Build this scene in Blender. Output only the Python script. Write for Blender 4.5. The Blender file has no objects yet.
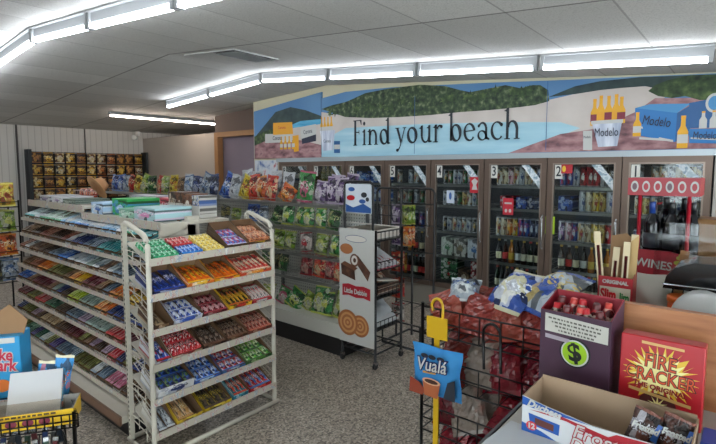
import bpy, math, random
from math import sin, cos, pi, radians
from mathutils import Vector, Matrix
random.seed(7)
SC = bpy.context.scene
COL = SC.collection
R = random.Random(11)

# ------------------------------------------------------------------ materials
def lin(h):
    if isinstance(h, tuple): return h
    h = h.lstrip('#')
    v = [int(h[i:i+2], 16)/255 for i in (0, 2, 4)]
    return tuple((c/12.92 if c <= .04045 else ((c+.055)/1.055)**2.4) for c in v) + (1,)
_M = {}
def new_mat(name):
    m = bpy.data.materials.new(name); m.use_nodes = True
    return m, m.node_tree, m.node_tree.nodes['Principled BSDF']
def plain(col, rough=.5, metal=0., noise=0., scale=8., name=None, emit=0.):
    k = ('p', col, rough, metal, noise, scale, emit)
    if k in _M: return _M[k]
    m, t, b = new_mat(name or 'plain')
    b.inputs['Base Color'].default_value = lin(col)
    b.inputs['Roughness'].default_value = rough
    b.inputs['Metallic'].default_value = metal
    if emit:
        b.inputs['Emission Color'].default_value = lin(col); b.inputs['Emission Strength'].default_value = emit
    if noise:
        tc = t.nodes.new('ShaderNodeTexCoord'); n = t.nodes.new('ShaderNodeTexNoise')
        n.inputs['Scale'].default_value = scale; n.inputs['Detail'].default_value = 4
        t.links.new(tc.outputs['Object'], n.inputs['Vector'])
        mx = t.nodes.new('ShaderNodeMix'); mx.data_type = 'RGBA'
        c = lin(col)
        mx.inputs[6].default_value = tuple(x*(1-noise) for x in c[:3]) + (1,)
        mx.inputs[7].default_value = tuple(min(1, x*(1+noise)) for x in c[:3]) + (1,)
        t.links.new(n.outputs['Fac'], mx.inputs[0]); t.links.new(mx.outputs[2], b.inputs['Base Color'])
    _M[k] = m
    return m
def math_n(t, op, a, b=None, c=None):
    n = t.nodes.new('ShaderNodeMath'); n.operation = op
    for i, v in enumerate((a, b, c)):
        if v is None: continue
        if isinstance(v, (int, float)): n.inputs[i].default_value = v
        else: t.links.new(v, n.inputs[i])
    return n.outputs[0]
def mix_n(t, f, a, b):
    n = t.nodes.new('ShaderNodeMix'); n.data_type = 'RGBA'
    if isinstance(f, (int, float)): n.inputs[0].default_value = f
    else: t.links.new(f, n.inputs[0])
    for i, v in ((6, a), (7, b)):
        if isinstance(v, tuple): n.inputs[i].default_value = v
        else: t.links.new(v, n.inputs[i])
    return n.outputs[2]
def wrap(c1, c2, c3, flat=False, rough=.33, band=True, seed=0):
    """printed packaging: ground colour, an irregular picture patch, broken lettering-like streaks, a coloured end band"""
    k = ('w', c1, c2, c3, flat, rough, band, seed)
    if k in _M: return _M[k]
    m, t, b = new_mat('printed_wrapper')
    b.inputs['Roughness'].default_value = rough
    tc = t.nodes.new('ShaderNodeTexCoord'); sp = t.nodes.new('ShaderNodeSeparateXYZ')
    t.links.new(tc.outputs['Generated'], sp.inputs[0])
    U = sp.outputs[0]; V = sp.outputs[1 if flat else 2]
    cb = t.nodes.new('ShaderNodeCombineXYZ'); t.links.new(U, cb.inputs[0]); t.links.new(V, cb.inputs[1]); cb.inputs[2].default_value = seed*3.7
    n1 = t.nodes.new('ShaderNodeTexNoise'); n1.inputs['Scale'].default_value = 4.; n1.inputs['Detail'].default_value = 3
    t.links.new(cb.outputs[0], n1.inputs['Vector'])
    du = math_n(t, 'SUBTRACT', U, .5); dv = math_n(t, 'SUBTRACT', V, .42)
    d = math_n(t, 'SQRT', math_n(t, 'ADD', math_n(t, 'MULTIPLY', du, du), math_n(t, 'MULTIPLY', dv, dv)))
    d = math_n(t, 'ADD', d, math_n(t, 'MULTIPLY', n1.outputs['Fac'], .3))
    f1 = math_n(t, 'LESS_THAN', d, .36+.05*(seed % 3))
    vo = t.nodes.new('ShaderNodeTexVoronoi'); vo.inputs['Scale'].default_value = 5.+2*(seed % 2); vo.inputs['Randomness'].default_value = 1.
    t.links.new(cb.outputs[0], vo.inputs['Vector']); sv = t.nodes.new('ShaderNodeSeparateColor'); t.links.new(vo.outputs['Color'], sv.inputs[0])
    mp = t.nodes.new('ShaderNodeMapping'); mp.inputs['Scale'].default_value = (13+2*(seed % 3), 24, 1); t.links.new(cb.outputs[0], mp.inputs['Vector'])
    n2 = t.nodes.new('ShaderNodeTexNoise'); n2.inputs['Scale'].default_value = 1.; n2.inputs['Detail'].default_value = 1
    t.links.new(mp.outputs[0], n2.inputs['Vector'])
    f2 = math_n(t, 'GREATER_THAN', n2.outputs['Fac'], .56)
    f2 = math_n(t, 'MULTIPLY', f2, math_n(t, 'LESS_THAN', math_n(t, 'ABSOLUTE', math_n(t, 'SUBTRACT', V, .62-.08*(seed % 3))), .13))
    dk = tuple(x*.22 for x in lin(c1)[:3])+(1,)
    col = mix_n(t, f1, lin(c1), lin(c2))
    col = mix_n(t, math_n(t, 'GREATER_THAN', sv.outputs[0], .72), col, dk)
    col = mix_n(t, math_n(t, 'MULTIPLY', math_n(t, 'LESS_THAN', sv.outputs[1], .16), .6), col, lin(c3))
    col = mix_n(t, f2, col, lin(c3))
    if not flat:
        bp = t.nodes.new('ShaderNodeBump'); bp.inputs['Strength'].default_value = .5; bp.inputs['Distance'].default_value = .02
        n3 = t.nodes.new('ShaderNodeTexNoise'); n3.inputs['Scale'].default_value = 7.; n3.inputs['Detail'].default_value = 3; n3.inputs['Distortion'].default_value = 1.2
        t.links.new(cb.outputs[0], n3.inputs['Vector']); t.links.new(n3.outputs['Fac'], bp.inputs['Height']); t.links.new(bp.outputs[0], b.inputs['Normal'])
    if band: col = mix_n(t, math_n(t, 'GREATER_THAN', math_n(t, 'ABSOLUTE', math_n(t, 'SUBTRACT', V, .5)), .43), col, lin(c2))
    t.links.new(col, b.inputs['Base Color'])
    _M[k] = m
    return m
def glass_mat(name, tint=(.9, .95, .93, 1), refl=.12, body=.0):
    m = bpy.data.materials.new(name); m.use_nodes = True; t = m.node_tree; t.nodes.clear()
    o = t.nodes.new('ShaderNodeOutputMaterial'); tr = t.nodes.new('ShaderNodeBsdfTransparent'); gl = t.nodes.new('ShaderNodeBsdfGlossy')
    tr.inputs[0].default_value = tint; gl.inputs['Roughness'].default_value = .04
    fr = t.nodes.new('ShaderNodeFresnel'); fr.inputs[0].default_value = 1.5
    f = math_n(t, 'MULTIPLY', fr.outputs[0], .35+refl*4)
    mx = t.nodes.new('ShaderNodeMixShader'); t.links.new(f, mx.inputs[0]); t.links.new(tr.outputs[0], mx.inputs[1]); t.links.new(gl.outputs[0], mx.inputs[2])
    t.links.new(mx.outputs[0], o.inputs[0])
    return m
def emit_mat(name, col, s):
    m = bpy.data.materials.new(name); m.use_nodes = True; t = m.node_tree; t.nodes.clear()
    o = t.nodes.new('ShaderNodeOutputMaterial'); e = t.nodes.new('ShaderNodeEmission')
    e.inputs[0].default_value = lin(col); e.inputs[1].default_value = s
    t.links.new(e.outputs[0], o.inputs[0]); return m
def noise_mat(name, stops, scale=6., detail=6., rough=.7, stretch=(1, 1, 1), vor=False):
    m, t, b = new_mat(name); b.inputs['Roughness'].default_value = rough
    tc = t.nodes.new('ShaderNodeTexCoord'); mp = t.nodes.new('ShaderNodeMapping'); mp.inputs['Scale'].default_value = stretch
    t.links.new(tc.outputs['Object'], mp.inputs[0])
    if vor:
        n = t.nodes.new('ShaderNodeTexVoronoi'); n.inputs['Scale'].default_value = scale; src = n.outputs['Color']
    else:
        n = t.nodes.new('ShaderNodeTexNoise'); n.inputs['Scale'].default_value = scale; n.inputs['Detail'].default_value = detail; src = n.outputs['Fac']
    t.links.new(mp.outputs[0], n.inputs['Vector'])
    r = t.nodes.new('ShaderNodeValToRGB'); t.links.new(src, r.inputs[0])
    e = r.color_ramp.elements
    while len(e) < len(stops): e.new(.5)
    for i, (p, c) in enumerate(stops): e[i].position = p; e[i].color = lin(c)
    t.links.new(r.outputs[0], b.inputs['Base Color'])
    return m

FRAME = plain('#b9b3a5', .42, noise=.08, scale=14)
FRAME_D = plain('#9c968a', .5, noise=.1, scale=10)
PEG = plain('#b4b5b0', .6)
BLACK = plain('#101012', .4)
WIRE = plain('#0c0c0d', .35, .3)
CHROME = plain('#b8babc', .25, 1.)
WIREC = plain('#8d8f8c', .35, .8)
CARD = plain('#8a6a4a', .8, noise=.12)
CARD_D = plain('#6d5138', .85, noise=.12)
WHITE = plain('#d9d9d6', .5)
PAPER = plain('#cfcfca', .7)
RED = plain('#b3121f', .4)
CREAM = plain('#d5cdb0', .6)

# floor: terrazzo chips
FLOOR = noise_mat('terrazzo', [(0, '#332e29'), (.25, '#686056'), (.5, '#908578'), (.75, '#aa9f91'), (1, '#c6bbac')], scale=85, rough=.42, vor=True)
def ceil_mat():
    m, t, b = new_mat('ceiling_tile'); b.inputs['Roughness'].default_value = .8
    tc = t.nodes.new('ShaderNodeTexCoord'); sp = t.nodes.new('ShaderNodeSeparateXYZ'); t.links.new(tc.outputs['Object'], sp.inputs[0])
    gx = math_n(t, 'DIVIDE', math_n(t, 'ADD', sp.outputs[0], 30.55), .61)
    gy = math_n(t, 'DIVIDE', math_n(t, 'SUBTRACT', sp.outputs[1], 1.645-13.5), 1.35)
    fx = math_n(t, 'FRACT', gx); fy = math_n(t, 'FRACT', gy)
    ex = math_n(t, 'LESS_THAN', math_n(t, 'MINIMUM', fx, math_n(t, 'SUBTRACT', 1., fx)), .011)
    ey = math_n(t, 'LESS_THAN', math_n(t, 'MINIMUM', fy, math_n(t, 'SUBTRACT', 1., fy)), .008)
    cb = t.nodes.new('ShaderNodeCombineXYZ'); t.links.new(math_n(t, 'FLOOR', gx), cb.inputs[0]); t.links.new(math_n(t, 'FLOOR', gy), cb.inputs[1])
    wn = t.nodes.new('ShaderNodeTexWhiteNoise'); t.links.new(cb.outputs[0], wn.inputs[0])
    n = t.nodes.new('ShaderNodeTexNoise'); n.inputs['Scale'].default_value = 1.3; t.links.new(tc.outputs['Object'], n.inputs['Vector'])
    n2 = t.nodes.new('ShaderNodeTexNoise'); n2.inputs['Scale'].default_value = 90; t.links.new(tc.outputs['Object'], n2.inputs['Vector'])
    c = mix_n(t, wn.outputs['Value'], lin('#c4c3bf'), lin('#dddcd8'))
    c = mix_n(t, math_n(t, 'MULTIPLY', n.outputs['Fac'], .35), c, lin('#a8a69f'))
    c = mix_n(t, math_n(t, 'MULTIPLY', math_n(t, 'GREATER_THAN', n2.outputs['Fac'], .56), .3), c, lin('#8f8d88'))
    c = mix_n(t, math_n(t, 'MULTIPLY', ex, .5), c, lin('#6e6c68'))
    c = mix_n(t, math_n(t, 'MULTIPLY', ey, .75), c, lin('#55534f'))
    t.links.new(c, b.inputs['Base Color']); return m
def rib_mat():
    m, t, b = new_mat('ribbed_panel'); b.inputs['Roughness'].default_value = .5
    tc = t.nodes.new('ShaderNodeTexCoord'); sp = t.nodes.new('ShaderNodeSeparateXYZ'); t.links.new(tc.outputs['Object'], sp.inputs[0])
    f = math_n(t, 'FRACT', math_n(t, 'MULTIPLY', sp.outputs[1], 8.))
    c = mix_n(t, math_n(t, 'LESS_THAN', f, .14), lin('#c6c2bc'), lin('#b0aca6'))
    t.links.new(c, b.inputs['Base Color']); return m

# ------------------------------------------------------------------ mesh builder
class MB:
    def __init__(s): s.v = []; s.f = []; s.m = []; s.s = []
    def add(s, vs, fs, mi=0, sm=False):
        b = len(s.v); s.v += [tuple(v) for v in vs]
        for f in fs: s.f.append([b+i for i in f]); s.m.append(mi); s.s.append(sm)
        return s
    def box(s, x0, x1, y0, y1, z0, z1, mi=0):
        return s.add([(x0,y0,z0),(x1,y0,z0),(x1,y1,z0),(x0,y1,z0),(x0,y0,z1),(x1,y0,z1),(x1,y1,z1),(x0,y1,z1)],
            [(0,3,2,1),(4,5,6,7),(0,1,5,4),(1,2,6,5),(2,3,7,6),(3,0,4,7)], mi)
    def bbox(s, x0, x1, y0, y1, z0, z1, b=.004, mi=0):
        """box with bevelled vertical and top edges"""
        b = min(b, (x1-x0)*.3, (y1-y0)*.3, (z1-z0)*.3)
        def ring(i, z): return [(x0+i+b,y0+i,z),(x1-i-b,y0+i,z),(x1-i,y0+i+b,z),(x1-i,y1-i-b,z),(x1-i-b,y1-i,z),(x0+i+b,y1-i,z),(x0+i,y1-i-b,z),(x0+i,y0+i+b,z)]
        vs = ring(b, z0)+ring(0, z0+b)+ring(0, z1-b)+ring(b, z1)
        fs = [tuple(reversed(range(8))), tuple(range(24, 32))]
        for r in range(3):
            for i in range(8): fs.append((r*8+i, r*8+(i+1) % 8, r*8+8+(i+1) % 8, r*8+8+i))
        return s.add(vs, fs, mi)
    def tube(s, pts, r, n=6, mi=0, closed=False):
        pts = [Vector(p) for p in pts]; vs = []; fs = []; N = len(pts)
        for i, p in enumerate(pts):
            if closed: d = pts[(i+1) % N]-pts[i-1]
            else: d = pts[min(i+1, N-1)]-pts[max(i-1, 0)]
            d.normalize()
            a = d.cross(Vector((0, 0, 1)) if abs(d.z) < .9 else Vector((0, 1, 0))); a.normalize(); c = d.cross(a)
            for k in range(n): vs.append(p+a*(r*cos(2*pi*k/n))+c*(r*sin(2*pi*k/n)))
        for i in range(N if closed else N-1):
            j = (i+1) % N
            for k in range(n): fs.append((i*n+k, i*n+(k+1) % n, j*n+(k+1) % n, j*n+k))
        if not closed: fs += [tuple(range(n)), tuple(reversed(range((N-1)*n, N*n)))]
        return s.add(vs, fs, mi, True)
    def lathe(s, prof, n=14, cx=0, cy=0, mi=0, mis=None):
        vs = []; b = len(s.v)
        for r, z in prof:
            for k in range(n): vs.append((cx+r*cos(2*pi*k/n), cy+r*sin(2*pi*k/n), z))
        s.v += vs
        for i in range(len(prof)-1):
            for k in range(n):
                s.f.append([b+i*n+k, b+i*n+(k+1) % n, b+(i+1)*n+(k+1) % n, b+(i+1)*n+k]); s.m.append(mis[i] if mis else mi); s.s.append(True)
        s.f.append([b+k for k in reversed(range(n))]); s.m.append(mis[0] if mis else mi); s.s.append(False)
        s.f.append([b+(len(prof)-1)*n+k for k in range(n)]); s.m.append(mis[-1] if mis else mi); s.s.append(False)
        return s
    def prism(s, poly, y0, y1, mi=0):
        """polygon in xz extruded along y"""
        n = len(poly)
        vs = [(x, y0, z) for x, z in poly]+[(x, y1, z) for x, z in poly]
        fs = [tuple(range(n)), tuple(reversed(range(n, 2*n)))]+[(i, i+n, (i+1) % n+n, (i+1) % n) for i in range(n)]
        return s.add(vs, fs, mi)
    def mesh(s, name):
        me = bpy.data.meshes.new(name); me.from_pydata(s.v, [], s.f)
        for _ in range(max(s.m)+1 if s.m else 1): me.materials.append(None)
        me.polygons.foreach_set('material_index', s.m); me.polygons.foreach_set('use_smooth', s.s)
        me.update(); return me

LABELS = {}
def ob(name, data, mats, parent=None, loc=(0,0,0), rot=(0,0,0), scale=None):
    me = data.mesh(name) if isinstance(data, MB) else data
    o = bpy.data.objects.new(name, me); COL.objects.link(o)
    if not isinstance(mats, (list, tuple)): mats = [mats]
    if not len(me.materials): me.materials.append(None)
    for i in range(len(me.materials)):
        sl = o.material_slots[i]; sl.link = 'OBJECT'; sl.material = mats[min(i, len(mats)-1)]
    o.location = loc; o.rotation_euler = rot
    if scale: o.scale = scale
    if parent: o.parent = parent
    return o
def tag(o, label, cat, group=None):
    n = len(label.split())
    if n > 16 or n < 4: print('LABEL LENGTH', n, label)
    if label in LABELS and (not group or LABELS[label] != group): print('LABEL DUP', label)
    LABELS[label] = group
    o['label'] = label; o['category'] = cat
    if group: o['group'] = group
    return o
def thing(name, label, cat, loc=(0,0,0), rz=0, group=None, rx=0):
    o = bpy.data.objects.new(name, None); COL.objects.link(o); o.empty_display_size = .05
    o.location = loc; o.rotation_euler = (rx, 0, rz)
    return tag(o, label, cat, group)
def struct(name, mb, m, **k):
    o = ob(name, mb, m, **k); o['kind'] = 'structure'; return o
NUM = 'zero one two three four five six seven eight'.split()
ORD = 'first second third fourth fifth sixth seventh eighth ninth tenth eleventh twelfth thirteenth fourteenth fifteenth sixteenth seventeenth eighteenth nineteenth twentieth'.split()+['twenty-'+w for w in 'first second third fourth fifth sixth seventh eighth ninth'.split()]
def text(s, size, m, parent, loc, rot=(pi/2,0,0), sx=1., ext=.0006, bold=0., al='CENTER', shear=0., name='lettering'):
    c = bpy.data.curves.new(name, 'FONT'); c.body = s; c.size = size; c.extrude = ext; c.align_x = al; c.align_y = 'CENTER'; c.offset = bold; c.shear = shear
    c.resolution_u = 3
    t = bpy.data.objects.new('tmp', c); COL.objects.link(t)
    dg = bpy.context.evaluated_depsgraph_get()
    me = bpy.data.meshes.new_from_object(t.evaluated_get(dg)); bpy.data.objects.remove(t); bpy.data.curves.remove(c)
    me.materials.clear(); me.materials.append(None)
    o = ob(name, me, m, parent, loc, rot, (sx, 1, 1)); return o

# ------------------------------------------------------------------ product shapes
def bag_mesh(w, h, d, seed=0, nx=9, nz=12, crimp=.07):
    r = random.Random(seed); mb = MB(); vs = []; fs = []
    ph = [r.uniform(0, 6.28) for _ in range(6)]
    def side(sg):
        o = len(vs)
        for j in range(nz+1):
            v = j/nz
            for i in range(nx+1):
                u = i/nx
                if v < crimp or v > 1-crimp: p = .04
                else: p = (max(0, sin(pi*(v-crimp)/(1-2*crimp)))**.45)*(max(0, sin(pi*u))**.55)
                p += .06*sin(9*u+ph[0]+3*v)*sin(7*v+ph[1])*(1 if .1 < u < .9 and .1 < v < .9 else 0)
                x = (u-.5)*w*(1-.09*sin(pi*v)*abs(2*u-1)) + .012*w*sin(11*v+ph[2])
                z = v*h + .012*h*sin(8*u+ph[3])*(1 if v > .5 else 0)
                vs.append((x, sg*p*d/2, z))
        for j in range(nz):
            for i in range(nx):
                a = o+j*(nx+1)+i; q = (a, a+1, a+nx+2, a+nx+1)
                fs.append(q if sg < 0 else tuple(reversed(q)))
    side(-1); side(1)
    mb.add(vs, fs, 0, True); return mb.mesh('bag')
def crinkle_mesh(w, h, d, seed=0):
    me = bag_mesh(w, h, d, seed, 12, 14); r = random.Random(seed+50)
    for v in me.vertices:
        x, y, z = v.co
        if .08*h < z < .92*h and abs(x) < .45*w: v.co = (x+r.uniform(-.006, .006), y*(1+r.uniform(-.22, .22)), z+r.uniform(-.006, .006))
    me.polygons.foreach_set('use_smooth', [False]*len(me.polygons)); me.update(); return me
def bar_mesh(w, l, h, seed=0):
    """wrapped bar lying along y, flat ends crimped"""
    r = random.Random(seed); mb = MB(); vs = []; fs = []; nx, ny = 6, 10
    for sg in (1, 0):
        o = len(vs)
        for j in range(ny+1):
            v = j/ny
            for i in range(nx+1):
                u = i/nx
                e = 0 if (j == 0 or j == ny) else (.25 if (j == 1 or j == ny-1) else 1)
                p = e*min(1, (max(0, sin(pi*u))**.4))
                z = h*(.42+.58*p) if sg else h*(.38-.38*p)
                vs.append(((u-.5)*w*(1 if e == 1 else 1.08), v*l, z+.0005*r.random()))
        for j in range(ny):
            for i in range(nx):
                a = o+j*(nx+1)+i; q = (a, a+1, a+nx+2, a+nx+1)
                fs.append(q if sg else tuple(reversed(q)))
    mb.add(vs, fs, 0, True); return mb.mesh('wrapped_bar')
def tray_mb(w, d, hf, hb, t=.003, slope=True):
    """open carton: front at y=0, slots: 0 print, 1 bare card"""
    mb = MB()
    def ring(i, z): return [(-w/2+i, i, z[0]), (w/2-i, i, z[0]), (w/2-i, d-i, z[1]), (-w/2+i, d-i, z[1])]
    top = (hf, hb)
    vs = ring(0, (0, 0))+ring(0, top)+ring(t, top)+ring(t, (t, t))
    q = lambda a, b: [(a+i, a+(i+1) % 4, b+(i+1) % 4, b+i) for i in range(4)]
    mb.add(vs, q(0, 4)+[(3, 2, 1, 0)], 0); b = len(mb.v)
    mb.add(vs, q(4, 8)+q(8, 12)+[(12, 13, 14, 15)], 1)
    return mb
def round_poly(w, h, r, n=5, cx=0, cz=0):
    p = []
    for (sx, sz, a0) in ((1,-1,-pi/2),(1,1,0),(-1,1,pi/2),(-1,-1,pi)):
        for k in range(n+1):
            a = a0+pi/2*k/n; p.append((cx+sx*(w/2-r)+r*cos(a), cz+sz*(h/2-r)+r*sin(a)))
    return p
def ell(cx, cz, rx, rz, n=24): return [(cx+rx*cos(2*pi*k/n), cz+rz*sin(2*pi*k/n)) for k in range(n)]
# ------------------------------------------------------------------ room
RX, RZ, SL, SR = -5.303, 3.177, .058, .0848
def ceil_z(x): return RZ-(SL*(RX-x) if x < RX else SR*(x-RX))
X0, X1, Y0, Y1, YW = -12.0, 3.2, -3.6, 7.4, 5.64
struct('floor', MB().box(X0, X1, Y0, Y1, -.1, 0), FLOOR)
mb = MB()
for a, b in ((X0-.1, RX), (RX, X1+.1)):
    za, zb = ceil_z(a), ceil_z(b)
    mb.add([(a,Y0,za),(b,Y0,zb),(b,Y1,zb),(a,Y1,za),(a,Y0,za+.12),(b,Y0,zb+.12),(b,Y1,zb+.12),(a,Y1,za+.12)], [(0,1,2,3),(4,7,6,5),(0,4,5,1),(1,5,6,2),(2,6,7,3),(3,7,4,0)])
struct('ceiling', mb, ceil_mat())
def gable(x0, x1, y0, y1, z0):
    xs = [x0]+([RX] if x0 < RX < x1 else [])+[x1]
    return MB().prism([(x0, z0), (x1, z0)]+[(x, ceil_z(x)) for x in reversed(xs)], y0, y1)
WALLC = plain('#b0a592', .7, noise=.06, scale=3)
GREYW = plain('#7f7a7c', .7, noise=.05, scale=2)
PART = plain('#b8ada2', .6, noise=.05, scale=2)
struct('wall_mural', gable(-7.12, X1, YW, YW+.12, 2.02), plain('#c9c2a4', .7))
struct('wall_mural_end', MB().box(-7.12, -6.42, YW, YW+.12, 0, 2.02), WALLC)
struct('wall_cooler_end', MB().box(.02, X1, YW, YW+.12, 0, 2.02), WALLC)
struct('wall_right', MB().box(X1, X1+.1, Y0, Y1, 0, .25).box(X1, X1+.1, Y0, Y1, 2.3, 2.6).box(X1, X1+.1, Y0, -3.3, .25, 2.3).box(X1, X1+.1, .2, .5, .25, 2.3).box(X1, X1+.1, 4.2, Y1, .25, 2.3), WALLC)
mb = gable(X0, X1, Y0-.1, Y0, 2.45).box(X0, X1, Y0-.1, Y0, 0, .7).box(X0, -1.9, Y0-.1, Y0, .7, 2.45).box(2.4, X1, Y0-.1, Y0, .7, 2.45)
struct('wall_front', mb, WALLC)
WG = glass_mat('window_glass', (.92, .95, .95, 1), .1)
for i, (a, b) in enumerate(((-1.9, 2.4),)):  # unseen front window, added to bring fill daylight onto the ceiling
    w = struct(f'window_{i+1}', MB().box(a, a+.05, Y0-.08, Y0-.02, .7, 2.45).box(b-.05, b, Y0-.08, Y0-.02, .7, 2.45).box(a, b, Y0-.08, Y0-.02, .7, .75).box(a, b, Y0-.08, Y0-.02, 2.4, 2.45).box((a+b)/2-.02, (a+b)/2+.02, Y0-.08, Y0-.02, .75, 2.4), plain('#5a5550', .4, .5))
    struct(f'window_{i+1}_pane', MB().box(a+.05, b-.05, Y0-.052, Y0-.048, .75, 2.4), WG, parent=w)
for i, (a, b) in enumerate(((-3.3, .2), (.5, 4.2))):  # unseen side windows, added so that daylight brightens the ceiling
    w = struct(f'window_{i+2}', MB().box(X1+.02, X1+.08, a, a+.05, .25, 2.3).box(X1+.02, X1+.08, b-.05, b, .25, 2.3).box(X1+.02, X1+.08, a, b, .25, .3).box(X1+.02, X1+.08, a, b, 2.25, 2.3).box(X1+.02, X1+.08, (a+b)/2-.02, (a+b)/2+.02, .3, 2.25), plain('#5a5550', .4, .5))
    struct(f'window_{i+2}_pane', MB().box(X1+.048, X1+.052, a+.05, b-.05, .3, 2.25), WG, parent=w)
struct('wall_left', MB().box(X0-.1, X0, Y0, Y1, 0, ceil_z(X0)), rib_mat())
struct('wall_rear', gable(X0, X1, Y1, Y1+.1, 0), GREYW)
struct('wall_partition', MB().box(X0, -8.86, 6.0, 6.08, 0, 2.63), PART)
WOODT = plain('#a5764a', .6, noise=.2, scale=5)
struct('trim_post', MB().box(-8.86, -8.74, 5.97, 6.1, 0, 2.63), WOODT)
struct('trim_header', MB().box(-8.74, -7.12, 5.97, 6.1, 2.53, 2.63), WOODT)
struct('wall_header', gable(-8.86, -7.12, 6.0, 6.06, 2.63), plain('#6e5d55', .8))
struct('trim_seam', MB().box(-11.99, -11.96, 3.28, 3.31, 0, 2.8), plain('#4c4846', .6))
struct('trim_conduit', MB().box(-11.99, -11.96, 4.62, 4.64, 0, 2.8), plain('#5c5856', .6))
struct('trim_purple', MB().box(-8.74, -7.12, 6.12, 6.18, 0, 2.63), plain('#857885', .7))

# ------------------------------------------------------------------ lights
TUBE = emit_mat('fluorescent_tube', '#f0f6ff', 13.)
TUBEW = emit_mat('fluorescent_tube_warm', '#fff0e0', 26.)
HOUS = plain('#a2a5a7', .5)
def fixture(y, x0, x1, label, two=True):
    zc = (ceil_z(x0)+ceil_z(x1))/2; a = math.atan2(ceil_z(x1)-ceil_z(x0), x1-x0); L = math.hypot(x1-x0, ceil_z(x1)-ceil_z(x0))-.03
    t = thing('fluorescent_light', label, 'ceiling light', ((x0+x1)/2, y, zc-.004), 0, 'bare fluorescent strips under the ceiling')
    t.rotation_euler = (0, -a, 0)
    ob('housing', MB().prism([(-L/2,-.012),(L/2,-.012),(L/2,0),(-L/2,0)], -.045, .045).prism([(-L/2,-.085),(L/2,-.085),(L/2,-.012),(-L/2,-.012)], -.014, .014), HOUS, t)
    for dy in ((-.016, .016) if two else (0,)):
        ob('tube', MB().tube([(-L/2+.03, dy, -.112), (L/2-.03, dy, -.112)], .013, 8), TUBE, t)
    for sx in (-1, 1):
        ob('end_cap', MB().box(sx*L/2-(.03 if sx > 0 else 0), sx*L/2+(.03 if sx < 0 else 0), -.03, .03, -.13, -.012), HOUS, t)
STEP = 1.262
for y, nm, lo, hi in ((1.645, 'row above the candy gondola', -5, 3), (4.36, 'row by the beach mural', -2, 5), (-1.07, 'row over the counter aisle', -1, 4)):  # outermost left lamps above the candy gondola: unseen, added to brighten the far side
    for k in range(lo, hi):
        x0 = RX+STEP*k
        place = f'{ORD[k if k >= 0 else -k-1]} {"left" if k < 0 else "right"} of the ceiling ridge'
        fixture(y, x0, x0+STEP, f'strip light, {place}, {nm}')
t = thing('fluorescent_light', 'long slim strip light over the far partition, running across the other rows', 'ceiling light', (-9.4, 5.48, ceil_z(-9.4)-.005))
ob('housing', MB().box(-.04, .04, -1.4, 1.4, -.05, 0), HOUS, t)
ob('tube', MB().tube([(0, -1.38, -.07), (0, 1.38, -.07)], .013, 8), TUBEW, t)

# ceiling vent
t = thing('ceiling_vent', 'white perforated ceiling register with dark louvres near the ridge', 'vent', (-4.45, 3.35, ceil_z(-4.45)-.002)); t.rotation_euler = (0, math.atan(SR), 0)
ob('panel', MB().box(-.62, .3, -.3, .3, -.014, 0), noise_mat('perforated', [(0, '#8f8f8c'), (.5, '#b9b9b5'), (1, '#d2d2ce')], scale=60, detail=2), t)
mb = MB()
for i in range(9): mb.add([(-.06+i*.04,-.27,-.018),(-.035+i*.04,-.27,-.032),(-.035+i*.04,.27,-.032),(-.06+i*.04,.27,-.018)], [(0,1,2,3)])
ob('louvre', mb, plain('#d0d0ce', .5), t)
ob('duct_opening', MB().box(-.08, .29, -.28, .28, -.0165, -.0142), plain('#4f4f50', .8), t)
t = thing('security_camera', 'small white security camera under the ceiling in the far corner', 'camera', (-11.75, 5.75, ceil_z(-11.9)-.01))
ob('bracket', MB().box(-.04, .04, -.04, .04, -.1, 0), WHITE, t)
ob('body', MB().lathe([(.05, 0), (.06, .02), (.06, .22), (.045, .24)], 12), WHITE, t, (.1, -.1, -.16), (0, pi/2, -.6))

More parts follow.
